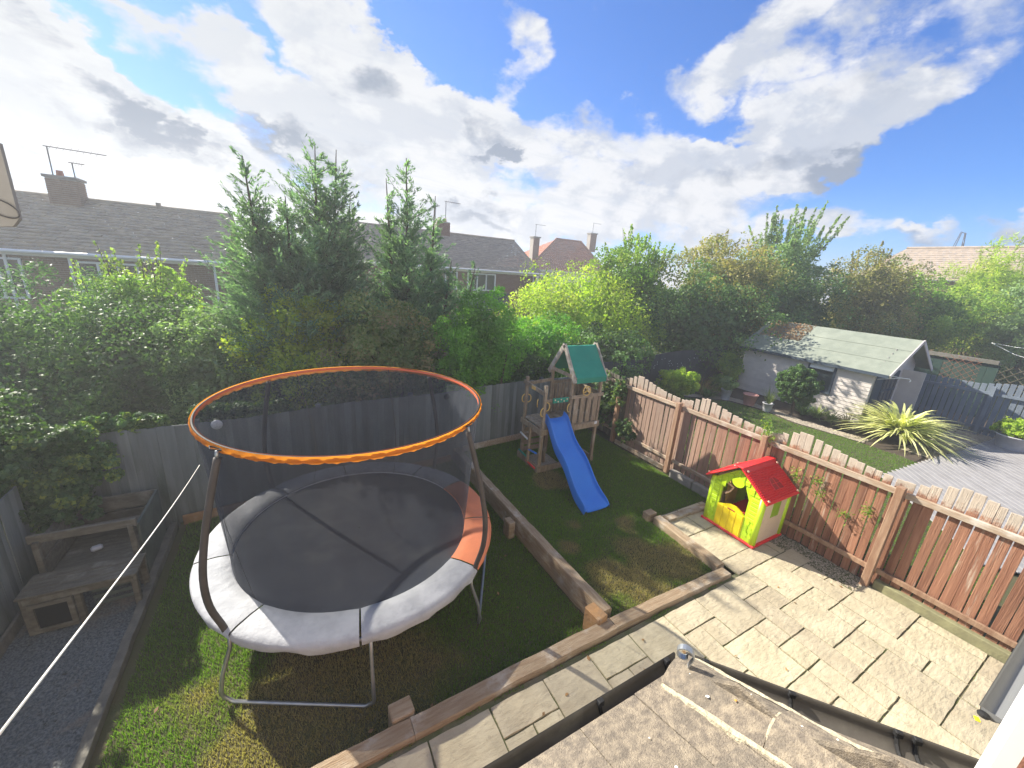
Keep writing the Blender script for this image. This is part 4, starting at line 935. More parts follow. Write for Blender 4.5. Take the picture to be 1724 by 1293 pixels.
# side slope (splayed), runs from the hip down to the right-hand gutter
g2 = Vector((.64, -.77, 0)).normalized(); A0 = Vector((CX, CYY, CZ)); 
hd = Vector((HDX, -1, PT))            # hip direction per metre of -y
for k in range(6):
    for ci in range(3):
        a0 = A0+g2*(.33*k); a1 = A0+g2*(.33*(k+1)-.004)
        u = Vector((-g2.y, g2.x, 0)); u = -u if u.x > 0 else u   # horizontal, pointing into the roof
        rise = .64
        s0, s1 = .34*ci-.03, .34*(ci+1)+.02
        pa = a0+u*s0+Vector((0, 0, rise*s0+.014)); pb = a1+u*s0+Vector((0, 0, rise*s0+.014)); pc = a1+u*s1+Vector((0, 0, rise*s1)); pd = a0+u*s1+Vector((0, 0, rise*s1))
        q4 = [pa, pb, pc, pd]
        # keep the part on the right of the hip
        def right(p): return (p.x-hipx(p.y))
        if all(right(p) < 0 for p in q4): continue
        q4 = [p if right(p) > 0 else Vector((hipx(p.y), p.y, p.z)) for p in q4]
        nn = (u*-rise+Vector((0, 0, 1))).normalized(); lo_ = [p-nn*.016 for p in q4]
        MB().add([], []) if False else None
        mb = MB(); mb.add([tuple(p) for p in q4+lo_], [(0, 1, 2, 3), (4, 7, 6, 5), (0, 4, 5, 1), (1, 5, 6, 2), (2, 6, 7, 3), (3, 7, 4, 0)]); mb.build('roof_tile', m_tile, br)
# hip tiles: angular, bedded on mortar
hdn = hd.normalized(); sdv = hdn.cross(Vector((0, 0, 1))).normalized(); upn = sdv.cross(hdn).normalized()
if upn.z < 0: upn = -upn
for k in range(3):
    s0 = -.02+.47*k; s1 = s0+.462; mb = MB(); rows = []
    for s in (s0, (s0+s1)/2, s1):
        c0 = A0+hdn*s; lift = .055+.012*(1 if s == s0 else 0)
        rows.append([tuple(c0+sdv*q+upn*(lift+h_)) for q, h_ in ((-.135, -.050), (-.125, -.030), (-.05, .004), (0, .015), (.05, .004), (.125, -.030), (.135, -.050))])
    mb.sheet(rows); r2 = [[tuple(Vector(p)-upn*.02) for p in r_] for r_ in rows]; mb.sheet([r_[::-1] for r_ in r2])
    mb.sheet([rows[0], r2[0]]); mb.sheet([rows[-1], r2[-1]])
    mb.build('hip_tile', m_tile, br)
    if k: MB().sheet([[tuple(A0+hdn*(s0-.012+e)+sdv*q+upn*(.058+h_)) for q, h_ in ((-.13, -.045), (-.05, .008), (0, .018), (.05, .008), (.13, -.045))] for e in (0, .022)]).build('mortar_joint', m_mortar, br)
for sg in (-1, 1):
    mb = MB(); rows = []
    for i in range(40):
        s = -.01+i*.035; rows.append([tuple(A0+hdn*s+sdv*sg*(.126+random.uniform(-.004, .004))+upn*.030), tuple(A0+hdn*s+sdv*sg*(.146+random.uniform(-.008, .008))+upn*(.028+random.uniform(-.003, .003))), tuple(A0+hdn*s+sdv*sg*(.160+random.uniform(-.010, .010))+upn*(.004 if sg < 0 else -.03))])
    mb.sheet(rows).build('mortar_bed', m_mortar, br)
# lichen spots lying on the hip tiles
for i in range(15):
    s = random.uniform(.03, .9); q = random.uniform(-.11, .11); h_ = .015-abs(q)*.32; rr = random.choice([.004, .006, .009, .003])
    c0 = A0+hdn*s+sdv*q+upn*(.062+h_); pl = [tuple(c0+hdn*(rr*math.cos(a)*random.uniform(.7, 1.2))+sdv*(rr*math.sin(a)*random.uniform(.7, 1.2))+upn*(.004-.35*0)) for a in np.linspace(0, 6.28, 9)[:-1]]
    mb = MB(); mb.add(pl+[tuple(c0+upn*.007)], [(k, (k+1) % 8, 8) for k in range(8)]); mb.build('lichen_patch', m_licho if i % 9 == 4 else m_lich, br)
for i in range(12):
    xx = random.uniform(.2, 1.3); yy = random.uniform(.25, .85); rr = random.choice([.004, .006, .008]); c0 = Vector((xx, yy, fz(yy)+.019))
    if xx > hipx(yy)-.2: continue
    mb = MB(); mb.add([(c0.x+rr*math.cos(a)*random.uniform(.7, 1.2), c0.y+rr*math.sin(a), c0.z-PT*rr*math.sin(a)) for a in np.linspace(0, 6.28, 9)[:-1]]+[(c0.x, c0.y, c0.z+.004)], [(k, (k+1) % 8, 8) for k in range(8)]); mb.build('lichen_patch', m_licho if i % 7 == 3 else m_lich, br)
def gutter(name, a, b, label, mt, r=.058, endcap=False):
    a = Vector(a); b = Vector(b); d = (b-a).normalized(); s = d.cross(Vector((0, 0, 1))).normalized()
    prof = [(r*math.cos(q), r*math.sin(q)) for q in np.linspace(math.pi, 2*math.pi, 11)]
    prof = [(-r-.006, .004)]+prof+[(r+.006, .004)]
    mb = MB(); mb.sheet([[tuple(p+s*x_+Vector((0, 0, z_))) for x_, z_ in prof] for p in (a, b)]); mb.sheet([[tuple(p+s*x_*1.06+Vector((0, 0, z_*1.06-.001))) for x_, z_ in prof] for p in (b, a)])
    if endcap: mb.add([tuple(b+s*x_+Vector((0, 0, z_))) for x_, z_ in prof], [tuple(range(len(prof)))])
    o = mb.build(name, mt, None, True); tag(o, label, 'gutter'); return o, s
gc = Vector(tuple(at_z(1156, 1120, 2.345))); ge = Vector(tuple(at_z(1640, 1303, 2.345))); g2 = (ge-gc).normalized()
g1, _ = gutter('roof_gutter', gc+Vector((0, 0, 0)), (-.8, gc.y, gc.z), 'dark brown gutter along the front eave of the bay roof', m_gut, .072)
g2o, _ = gutter('roof_gutter', gc, gc+g2*1.35, 'dark gutter along the splayed right eave of the bay roof', m_gut, .072)
for p, dd, blab in ((gc+Vector((-.08, .0, 0)), Vector((1, 0, 0)), 'black clip on the front gutter just left of the scroll hook'), (gc+g2*.10, g2, 'black clip on the splayed gutter just right of the scroll hook'), (gc+Vector((-.55, 0, 0)), Vector((1, 0, 0)), 'black clip halfway along the front gutter'), (gc+g2*.5, g2, 'black clip midway along the splayed gutter'), (gc+g2*.93, g2, 'black clip near the bottom end of the splayed gutter'), (gc+g2*1.0, g2, 'last black clip at the lower right end of the splayed gutter')):
    s = dd.cross(Vector((0, 0, 1))).normalized(); s = s if s.y > 0 or s.x > .5 else -s
    mb = MB(); mb.beam(tuple(p-dd*.016+s*.062), tuple(p+dd*.016+s*.062), .026, .03, ch=.004); mb.tube([tuple(p+s*(.068*math.cos(q))+Vector((0, 0, -.068*math.sin(q)))) for q in np.linspace(0, math.pi, 9)], .010, 5)
    o = mb.build('gutter_bracket', m_black, None); tag(o, blab, 'bracket', 'clips on the bay gutter')
bs = MB(); bs.prism([(-1.6, -.12), (1.66, -.12), (1.66, .86), (-1.6, .86)], (0, 0, 0), (1, 0, 0), (0, 1, 0), (0, 0, 2.22)); 
o = bs.build('bay_wall', m_brick, None); tag(o, 'red brick bay wall hidden under the tiled roof', 'wall')
# galvanised scroll (hip iron) at the foot of the hip
hk = MB(); base = A0+hdn*.02+upn*.03; out = Vector((.55, -.83, 0)).normalized()
pts = []
for q in np.linspace(0, 1, 26):
    if q < .35: t_ = q/.35; pts.append(base+out*(.0+.03*t_)+Vector((0, 0, .12*t_)))
    else:
        an = (q-.35)/.65*R(330); rr = .046*(1-.55*(q-.35)/.65); cen = base+out*(.03-.046)+Vector((0, 0, .12)); pts.append(cen+out*(rr*math.cos(an))+Vector((0, 0, rr*math.sin(an))))
side = Vector((-out.y, out.x, 0))
th = []
for i, p in enumerate(pts):
    pn = pts[min(i+1, len(pts)-1)]-pts[max(i-1, 0)]; pn.normalize(); nn = pn.cross(side).normalized()*.0025; th.append([tuple(p-side*.016+nn), tuple(p+side*.016+nn), tuple(p+side*.016-nn), tuple(p-side*.016-nn), tuple(p-side*.016+nn)])
hk.sheet(th); o = hk.build('hip_iron', m_steel, None); tag(o, 'white galvanised scroll hook at the foot of the hip tiles', 'hook')
# house wall behind the window (also beyond the right edge)
wl = thing('house_wall', 'cream rendered rear wall of the house behind the viewpoint', 'wall', (3, -.25, 0))
MB().box((1.0, -.42, 2.9), (9, .2, 5.8)).build('wall_face', m_render, wl)
q0 = at_d(1662, 1293, 1.35); q1 = at_d(1737, 1150, 1.25)
# right hand neighbour eave: gutter and white vertical board near the window
gutter('eave_gutter', (4.4, .0, 2.30), (3.0, .0, 2.29), 'grey gutter end at the right edge above the patio', m_gutg, .038, True)
o = MB().ball((2.98, .02, 2.27), .025, (1, 1, .6), 6).build('dead_leaf', m_black, None); tag(o, 'black gutter stop end with debris by the right edge', 'gutter end')
o = MB().box((2.93, .03, 2.26), (.028, .02, .008), Matrix.Rotation(.5, 3, 'Z'), .002).build('fallen_leaf', m_pyel, None); tag(o, 'yellow fallen leaf caught at the gutter end', 'leaf')

# window reveal post: white upright board with brick behind it
def quad_post(pxa, pxb, depth, mt, name, label, cat, th=.03):
    """upright board between two picture columns at a given distance, built as a real vertical slab"""
    a = at_d(pxa[0], pxa[1], depth); b = at_d(pxb[0], pxb[1], depth)
    d = b-a; d[2] = 0; wd = np.linalg.norm(d); ang = math.atan2(d[1], d[0]); c = (a+b)/2
    o = MB().box((0, 0, 0), (wd, th, 3.0), None, .004).build(name, mt, None); o.location = (c[0], c[1], c[2]); o.rotation_euler = (0, 0, ang)
    tag(o, label, cat); return o
quad_post((1652, 1290), (1700, 1293), .95, m_white, 'window_frame', 'white upright window frame board at the bottom right corner', 'window frame', .02)
quad_post((1703, 1293), (1800, 1296), .99, m_brick, 'brick_reveal', 'red brown brick reveal beside the white frame at the right corner', 'brickwork', .02)
# pale board at the left edge
lb = [at_y(-60, 215, 1.2), at_y(-2, 240, 1.2), at_y(14, 300, 1.2), at_y(32, 368, 1.2), at_y(22, 381, 1.2), at_y(-60, 384, 1.2)]
mb = MB(); mb.add([tuple(p) for p in lb]+[(p[0], p[1]+.012, p[2]) for p in lb], [tuple(range(6)), tuple(range(6, 12))[::-1]]+[(i, (i+1) % 6, 6+(i+1) % 6, 6+i) for i in range(6)])
lbo = thing('hanging_label', 'pale beige tag with a faint oval mark hanging at the left edge', 'tag', tuple(lb[3]))
mb.build('tag_board', m_pale, lbo)
oc = at_y(2, 350, 1.198); MB().tube([tuple(oc+np.array([.024*math.cos(a)*.9+.012*math.sin(a)*.5, 0, .012*math.sin(a)-.012*math.cos(a)])) for a in np.linspace(0, 2*math.pi, 25)], .0011, 5, False).build('oval_mark', m_alu, lbo)

# ------------------------------------------------------------------ houses
def tile_roof(name, mt, parent, p0, p1, p2, p3, rows_, cols, step=.03, **kw):
    """p0 eave-left, p1 eave-right, p2 ridge-right, p3 ridge-left; overlapping courses of separate tiles with an uneven lower edge"""
    p0, p1, p2, p3 = map(np.array, (p0, p1, p2, p3)); V = []; Fc = []
    nrm_ = np.cross(p1-p0, p3-p0); nrm_ = nrm_/np.linalg.norm(nrm_); nrm_ = nrm_ if nrm_[2] > 0 else -nrm_
    for r in range(rows_):
        v0 = r/rows_; v1 = (r+1)/rows_+.12/rows_; off = .5*(r % 2)
        for c in range(-1, cols+1):
            u0 = max(0, (c+off)/cols); u1 = min(1, (c+off+.97)/cols)
            if u1-u0 < .2/cols: continue
            P_ = lambda u, v: (p0*(1-u)+p1*u)*(1-v)+(p3*(1-u)+p2*u)*v
            j = random.uniform(-.1, .1)/rows_*.5; l = random.uniform(.7, 1.3)*step
            a, b, c_, d = P_(u0, v0+j)+nrm_*l, P_(u1, v0+j)+nrm_*l, P_(u1, min(v1, 1)), P_(u0, min(v1, 1))
            a2, b2 = a-nrm_*step, b-nrm_*step
            o_ = len(V); V += [a, b, c_, d, a2, b2]; Fc += [(o_, o_+1, o_+2, o_+3), (o_+4, o_+5, o_+1, o_)]
    me = mesh_np(name, np.array(V), np.array(Fc)); o = link(name, me, mt, parent); o['kind'] = 'stuff'; return o
def brick_block(parent, x0, x1, y0, y1, z0, z1, mt, name='brickwork', bw=.225, bh=.075, faces='fls'):
    """box of mortar with separate bricks proud of it, joined as one part"""
    MB().box(((x0+x1)/2, (y0+y1)/2, (z0+z1)/2), (x1-x0-.02, y1-y0-.02, z1-z0)).build('mortar_core', m_mort2, parent)
    V = MB(); nz = int((z1-z0)/bh)
    for r in range(nz):
        z = z0+(r+.5)*bh
        off = .5*(r % 2)*bw
        if 'f' in faces:
            x = x0-off
            while x < x1:
                a = max(x, x0); b = min(x+bw-.012, x1)
                if b-a > .03: V.box(((a+b)/2, y0, z), (b-a, .03, bh-.012))
                x += bw
        for key, xx in (('l', x0), ('r', x1)):
            if key in faces:
                y = y0-off
                while y < y1:
                    a = max(y, y0+.02); b = min(y+bw-.012, y1)
                    if b-a > .03: V.box((xx, (a+b)/2, z), (.03, b-a, bh-.012))
                    y += bw
    V.build(name, mt, parent, kind='stuff')
def window(parent, x0, x1, z0, z1, y, n=2, fm=None):
    fm = fm or m_white
    f = MB(); t_ = .07
    f.box(((x0+x1)/2, y-.03, z0), (x1-x0+t_, .08, t_)); f.box(((x0+x1)/2, y-.03, z1), (x1-x0+t_, .08, t_))
    for k in range(n+1): f.box((x0+(x1-x0)*k/n, y-.033, (z0+z1)/2), (t_, .08, z1-z0-t_))
    w_ = f.build('window', fm, parent); MB().box(((x0+x1)/2, y, (z0+z1)/2), (x1-x0, .03, z1-z0)).build('window_pane', m_glass, parent)
    return w_
def aerial(parent, p, h, boom, ang, n=8, lean=0.0):
    p = Vector(p); top = p+Vector((lean, 0, h)); d = Vector((math.cos(ang), math.sin(ang), -.02)); s = Vector((-math.sin(ang), math.cos(ang), 0))
    mb = MB(); mb.tube([tuple(p), tuple(top)], .022, 5); mb.tube([tuple(top-d*.1), tuple(top+d*boom)], .016, 5)
    for k in range(n): c = top+d*(boom*(k+.5)/n*.9); mb.tube([tuple(c-s*.16+Vector((0, 0, -.12))), tuple(c+s*.16+Vector((0, 0, .12)))], .005, 4)
    o = mb.build('roof_aerial', m_alu, parent); return o
HG = -1.8
# house A, long brick terrace at the left
ha = thing('terrace_house', 'long brown roofed brick house with big chimney behind the left trees', 'house', (-6, 22, HG))
YA = 20; ax0, ax1, ze, zr = -19, -2.1, 3.82, 5.83
brick_block(ha, ax0+.3, ax1-.25, YA+.35, YA+7.6, HG, ze, m_brickp, faces='fr')
tile_roof('roof', m_rtile, ha, (ax0, YA-.02, ze-.02), (ax1, YA-.02, ze-.02), (ax1, YA+4, zr), (ax0, YA+4, zr), 17, 62, .06)
tile_roof('back_roof', m_rtile, ha, (ax0, YA+8, ze-.02), (ax1, YA+8, ze-.02), (ax1, YA+4, zr), (ax0, YA+4, zr), 6, 12, .035)
MB().tube([(ax0, YA+4, zr+.03), (ax1, YA+4, zr+.03)], .09, 8).build('ridge', m_rtile, ha)
MB().box(((ax0+ax1)/2, YA+.16, ze-.11), (ax1-ax0, .05, .16)).build('fascia', m_white, ha)
MB().tube([(ax0, YA-.06, ze-.05), (ax1, YA-.06, ze-.05)], .06, 8).build('gutter', m_white, ha)
for px in (365, 128, 22): xx = at_y(px, 480, YA+.3)[0]; MB().tube([(xx, YA+.25, ze-.1), (xx, YA+.25, HG)], .045, 8).build('downpipe', m_white, ha)
window(ha, -6.6, -5.0, 2.2, 3.5, YA+.33, 3); window(ha, -9.6, -8.0, 2.2, 3.5, YA+.33, 3)
MB().prism([(YA+.3, ze), (YA+7.7, ze), (YA+4, zr-.1)], (ax1-.3, 0, 0), (0, 1, 0), (0, 0, 1), (.05, 0, 0)).build('gable', m_brickp, ha)
pc = at_y(88, 330, YA+3.6); pc2 = at_y(141, 340, YA+3.6); ztop = at_y(95, 300, YA+3.6)[2]
brick_block(ha, pc[0], pc2[0], YA+3.3, YA+4.1, zr-.5, ztop, m_brickp, 'chimney', faces='fr')
MB().box(((pc[0]+pc2[0])/2, YA+3.7, ztop+.03), (pc2[0]-pc[0]+.12, .9, .10)).build('chimney_cap', m_conc, ha)
MB().tube([((pc[0]*.62+pc2[0]*.38), YA+3.7, ztop+.05), ((pc[0]*.62+pc2[0]*.38), YA+3.7, ztop+.30)], [.13, .10], 8).build('chimney_pot', m_rred, ha)
b_ = at_y(91, 302, YA+3.6); t_ = at_y(78, 245, YA+3.6); aerial(ha, b_, t_[2]-b_[2]-.02, 1.7, -.05, 8, t_[0]-b_[0])
b_ = at_y(128, 305, YA+3.6); t_ = at_y(121, 275, YA+3.6); aerial(ha, b_, t_[2]-b_[2]+.02, .35, .1, 4, t_[0]-b_[0])
p = at_y(268, 352, YA+4); MB().box((p[0], YA+4, zr+.12), (.16, .16, .22)).build('roof_vent', m_rtile, ha)
# house B behind the conifers
hb_ = thing('gabled_house', 'grey brown roofed brick house with white windows behind the conifers', 'house', (9, 24, HG))
YB_ = 22; bx0, bx1, ze, zr = 2.75, 14.35, 4.22, 6.3
brick_block(hb_, bx0+.15, bx1-.25, YB_+.3, YB_+7.6, HG, ze, m_brick, faces='f')
V = MB()
for r in range(int((zr-HG)/.15)):
    z = HG+(r+.5)*.15; yy = YB_+.3+(.0 if z < ze else (z-ze)*1.9)
    ye_ = YB_+7.6-(0 if z < ze else (z-ze)*1.9)
    if ye_-yy > .1:
        y = yy
        while y < ye_: V.box((bx0+.12, min(y+.2, ye_-.05), z), (.04, .42, .135)); y += .45
V.build('gable_brickwork', m_brickpink, hb_, kind='stuff')
rx = at_y(871, 408, YB_+4)[0]
tile_roof('roof', m_rtile2, hb_, (bx0-.15, YB_-.02, ze-.02), (bx1+.05, YB_-.02, ze-.02), (bx1+.05, YB_+4, zr), (bx0-.15, YB_+4, zr), 18, 42, .03)
tile_roof('back_roof', m_rtile2, hb_, (bx0-.15, YB_+8, ze-.02), (bx1+.05, YB_+8, ze-.02), (bx1+.05, YB_+4, zr), (bx0-.15, YB_+4, zr), 6, 12, .03)
MB().tube([(bx0-.15, YB_+4, zr+.03), (bx1, YB_+4, zr+.03)], .08, 8).build('ridge', m_rtile2, hb_)
MB().box(((bx0+bx1)/2, YB_+.16, ze-.11), (bx1-bx0, .05, .16)).build('fascia', m_white, hb_)
MB().tube([(bx0, YB_-.06, ze-.05), (bx1, YB_-.06, ze-.05)], .05, 8).build('gutter', m_white, hb_)
MB().tube([(bx1-.5, YB_+.2, ze-.1), (bx1-.5, YB_+.2, HG)], .045, 8).build('downpipe', m_white, hb_)
w0 = at_y(803, 470, YB_+.28); w1 = at_y(833, 470, YB_+.28)
window(hb_, w0[0]-.6, w1[0], 3.0, 3.95, YB_+.28, 3)
window(hb_, 7.2, 8.6, 3.0, 3.95, YB_+.28, 2); window(hb_, 4.4, 5.6, 3.0, 3.95, YB_+.28, 2)
p0 = at_y(800, 484, YB_+.2); p1 = at_y(857, 500, YB_+.2)
for k in range(8): MB().box(((p0[0]+p1[0])/2, YB_+.24, 2.80-.15*k), (p1[0]-p0[0], .03, .14)).build('cladding_board', m_navy, hb_)
cpx = at_y(743, 388, YB_+4); zt = at_y(743, 371, YB_+4)[2]
brick_block(hb_, cpx[0]-.45, cpx[0]+.45, YB_+3.6, YB_+4.2, zr-.3, zt-.1, m_brick, 'chimney', faces='f')
for dx in (-.2, .2): MB().tube([(cpx[0]+dx, YB_+3.9, zt-.1), (cpx[0]+dx, YB_+3.9, zt+.14)], [.12, .09], 8).build('chimney_pot', m_rred, hb_)
b_ = at_y(750, 375, YB_+4); t_ = at_y(751, 339, YB_+4); aerial(hb_, b_, t_[2]-b_[2], 1.0, .0, 7, t_[0]-b_[0])
b_ = at_y(733, 375, YB_+4); t_ = at_y(733, 345, YB_+4); aerial(hb_, b_, t_[2]-b_[2], .3, .2, 3, 0)
# house C, red hipped roof
hc = thing('hipped_house', 'white rendered house with terracotta hipped roof and two chimneys', 'house', (28, 38, HG))
YC = 35; e0 = at_y(893, 452, YC); e1 = at_y(1000, 462, YC); ze = 4.6
c_l, c_r = e0[0]-.3, e1[0]+2.0
r0 = at_y(937, 403, YC+4.5); r1 = at_y(978, 404, YC+4.5); zr = r0[2]
MB().box(((c_l+c_r)/2, YC+4.6, (HG+ze)/2), (c_r-c_l-.8, 8.2, ze-HG)).build('wall', m_render, hc)
tile_roof('roof', m_rred, hc, (c_l, YC, ze), (c_r, YC, ze), (r1[0], YC+4.5, zr), (r0[0], YC+4.5, zr), 14, 30, .03)
tile_roof('hip_roof', m_rred, hc, (c_r, YC, ze), (c_r, YC+9, ze), (r1[0]+.01, YC+4.5, zr), (r1[0], YC+4.5, zr), 14, 20, .03)
tile_roof('hip_roof', m_rred, hc, (c_l, YC+9, ze), (c_l, YC, ze), (r0[0], YC+4.5, zr), (r0[0]-.01, YC+4.5, zr), 14, 20, .03)
MB().tube([(c_r, YC, ze+.05), (r1[0], YC+4.5, zr+.08)], .12, 6).build('hip_ridge', m_rred, hc); MB().tube([(c_l, YC, ze+.05), (r0[0], YC+4.5, zr+.08)], .12, 6).build('hip_ridge', m_rred, hc)
MB().tube([(r0[0], YC+4.5, zr+.06), (r1[0], YC+4.5, zr+.06)], .12, 6).build('ridge', m_rred, hc)
MB().box(((c_l+c_r)/2, YC+.25, ze-.12), (c_r-c_l-.2, .06, .18)).build('fascia', m_white, hc)
window(hc, c_l+1.6, c_l+3.0, 2.6, 3.9, YC+.5, 2); window(hc, c_r-4.0, c_r-2.6, 2.6, 3.9, YC+.5, 2)
for px, pt_, pb_, yy in ((898, 400, 440, YC+1.5), (995, 394, 415, YC+6)):
    a = at_y(px-5, pb_, yy); b = at_y(px+5, pb_, yy); zt = at_y(px, pt_, yy)[2]
    brick_block(hc, a[0], b[0], yy-.3, yy+.4, a[2]-.6, zt, m_brick, 'chimney', faces='f')
    MB().box(((a[0]+b[0])/2, yy, zt+.05), (b[0]-a[0]+.15, .85, .12)).build('chimney_cap', m_conc, hc)
    aerial(hc, ((a[0]+b[0])/2, yy, zt), 1.3, 1.1, -.1, 0)
# house D, far right roof
hdh = thing('bungalow', 'low house with a long ribbed brown tile roof at the far right', 'house', (46, 12, HG))
XD = 46; ra = at_x(1528, 415, XD); rb = at_x(1760, 422, XD); zr = (ra[2]+rb[2])/2; ea = at_x(1496, 437, XD-2); ze = zr-2.6
tile_roof('roof', m_rtile2, hdh, (XD-4.2, ra[1]+1.6, ze), (XD-4.2, rb[1]-1, ze), (XD, rb[1]-1, zr), (XD, ra[1]+.0, zr), 16, 26, .05)
tile_roof('hip_roof', m_rtile2, hdh, (XD+4.2, ra[1]+1.6, ze), (XD-4.2, ra[1]+1.6, ze), (XD, ra[1], zr), (XD+.01, ra[1], zr), 12, 18, .04)
MB().tube([(XD, ra[1], zr+.04), (XD, rb[1]-1, zr+.04)], .12, 6).build('ridge', m_rtile2, hdh)
MB().box((XD, (ra[1]+rb[1])/2, (HG+ze)/2), (7.6, abs(ra[1]-rb[1])+1.6, ze-HG)).build('wall', m_brickp, hdh)
# distant pylon
pyl = at_d(1611, 418, 46); ptop = at_d(1622, 392, 46); H_ = ptop[2]-pyl[2]+5
mb = MB(); base = Vector((ptop[0], ptop[1], ptop[2]-H_))
for sx in (-1, 1):
    for sy in (-1, 1): mb.tube([(base.x+sx*.9, base.y+sy*.9, base.z), (base.x+sx*.18, base.y+sy*.18, base.z+H_)], .045, 4)
for k in range(7):
    q = k/7; w_ = .9-.72*q; z = base.z+H_*q; q2 = (k+1)/7; w2 = .9-.72*q2; z2 = base.z+H_*q2
    for sx in (-1, 1): mb.tube([(base.x+sx*w_, base.y-w_, z), (base.x-sx*w2, base.y-w2, z2)], .03, 4)
mb.tube([(base.x-.85, base.y, base.z+H_), (base.x+.85, base.y, base.z+H_)], .04, 4)
o = mb.build('lattice_mast', m_alu, None); tag(o, 'tiny lattice mast above the far right roof', 'mast')

# ------------------------------------------------------------------ neighbour garden
MB().sheet([[(7.64, -4, -.03), (24, -4, -.03)], [(7.64, 11.5, -.03), (24, 11.5, -.03)]]).build('neighbour_ground', m_soil, None, kind='structure', label='dark border soil of the garden beyond the picket fence')
lawn_poly = [(7.66, -4), (12.5, -4), (14.9, 3.3), (14.9, 4.6), (14.6, 6.0), (14.9, 7.2), (14.6, 8.4), (13.2, 9.3), (7.66, 9.0)]
mb = MB(); mb.add([(x, y, -.018) for x, y in lawn_poly], [tuple(range(len(lawn_poly)))]); mb.build('neighbour_lawn_ground', m_lawn, None, kind='structure', label='smooth lawn soil beyond the picket fence')
def inpoly(x, y, poly):
    r = np.zeros(len(x), bool); n = len(poly); j = n-1
    for i in range(n):
        xi, yi = poly[i]; xj, yj = poly[j]; c = ((yi > y) != (yj > y)) & (x < (xj-xi)*(y-yi)/(yj-yi+1e-12)+xi); r ^= c; j = i
    return r
g_n = grassmat('grass_neighbour', [], .2)
P = scatter(110000, 7.7, 15, .5, 9.3, -.018, lambda x, y: inpoly(x, y, lawn_poly))
o = link('neighbour_lawn_grass', blades('neighbour_lawn_grass', P, .035, .008, g_n), g_n); tag(o, 'smooth striped lawn in the next garden behind the picket fence', 'grass', kind='stuff')
# pale gravel path round the lawn
pth = [(15.0, 4.2), (14.75, 6.0), (15.05, 7.2), (14.75, 8.5), (13.3, 9.45), (12.5, 9.6)]
mb = MB(); mb.sheet([[(x, y, -.010), (x+.45, y+.12, -.010)] for x, y in pth]); mb.build('pebble_path', m_ngravel, None, kind='structure', label='narrow path of pale pebbles along the neighbour lawn')
P = []
for (x0, y0), (x1, y1) in zip(pth[:-1], pth[1:]):
    n = 900; q = RNG.uniform(0, 1, n); P.append(np.stack([x0+(x1-x0)*q+RNG.uniform(0, .5, n), y0+(y1-y0)*q+RNG.uniform(0, .15, n), np.full(n, -.006)], 1))
tag(chips('pebbles', np.concatenate(P), .035, m_npeb), 'pale pebbles edging the neighbour lawn in front of the shed', 'gravel', kind='stuff')
MB().sheet([[(15.6, 2.2, -.012), (21, 1.2, -.012)], [(15.6, 3.6, -.012), (21, 3.2, -.012)]]).build('neighbour_gravel', m_ngravel, None, kind='structure', label='brown gravel area behind the deck')
P = scatter(9000, 15.8, 20.8, -1.0, 3.5, .0); tag(chips('brown_gravel', P, .04, m_npeb), 'brown gravel between the deck and the blue grey fence', 'gravel', kind='stuff')
# deck
dk = thing('garden_deck', 'grey wooden deck with parallel boards beyond the picket fence', 'deck', (15, 1, 0))
A_ = at_z(1530, 785, .06)[:2]; B_ = at_z(1655, 745, .06)[:2]; dd = np.array([.75, .66]); dd /= np.linalg.norm(dd); nn = np.array([dd[1], -dd[0]])
for k in range(46):
    o0 = B_-dd*8+nn*(-4.6+.15*k); 
    # clip against line A-B and against the gravel side
    e = B_-A_; nA = np.array([-e[1], e[0]])/np.linalg.norm(e); nA = nA if nA[1] > 0 else -nA
    t_ = ((A_-o0)@nA)/(dd@nA); t0 = max(0, (8.6-o0[0])/dd[0]); t_ = min(t_, ((20.2-o0[0])/dd[0]))
    if t_-t0 < .4: continue
    a = o0+dd*t0; b = o0+dd*t_; MB().beam((*a, .045), (*b, .045), .138, .03, ch=.004).build('deck_board', m_deck, dk)
# shed
sh = thing('garden_shed', 'pale mauve timber shed with green felt roof and dark window', 'shed', (18.8, 7.2, 0))
sx, sy0, sy1, se, sr = 17.0, 5.08, 9.5, 1.98, 2.98; sxr = 18.75; sx1 = 20.4
for k in range(15):
    z = .07+k*.131
    for (a, b) in (((sy0, sy1),) if not (.72 < z < 2.0) else ((sy0, 6.14), (7.03, sy1))):
        MB().prism([(0, -.062), (-.022, -.062), (-.008, .069), (0, .069)], (sx, a, z), (1, 0, 0), (0, 0, 1), (0, b-a, 0)).build('cladding_board', m_shed, sh)
MB().box((sx+.03, (sy0+sy1)/2, 1.0), (.03, sy1-sy0, 1.9)).build('side_wall', m_shed, sh)
for k in range(20):
    z = .07+k*.131
    half = (sx1-sx)/2 if z < se else (sx1-sx)/2*(1-(z-se)/(sr-se))
    c = sxr if z > se else (sx+sx1)/2
    MB().prism([(0, -.062), (-.022, -.062), (-.008, .069), (0, .069)], (c-half, sy0, z), (0, 1, 0), (0, 0, 1), (max(.05, half*2), 0, 0)).build('gable_board', m_shed, sh)
MB().box(((sx+sx1)/2, sy1, 1.0), (sx1-sx, .04, 1.95)).build('back_wall', m_shed, sh)
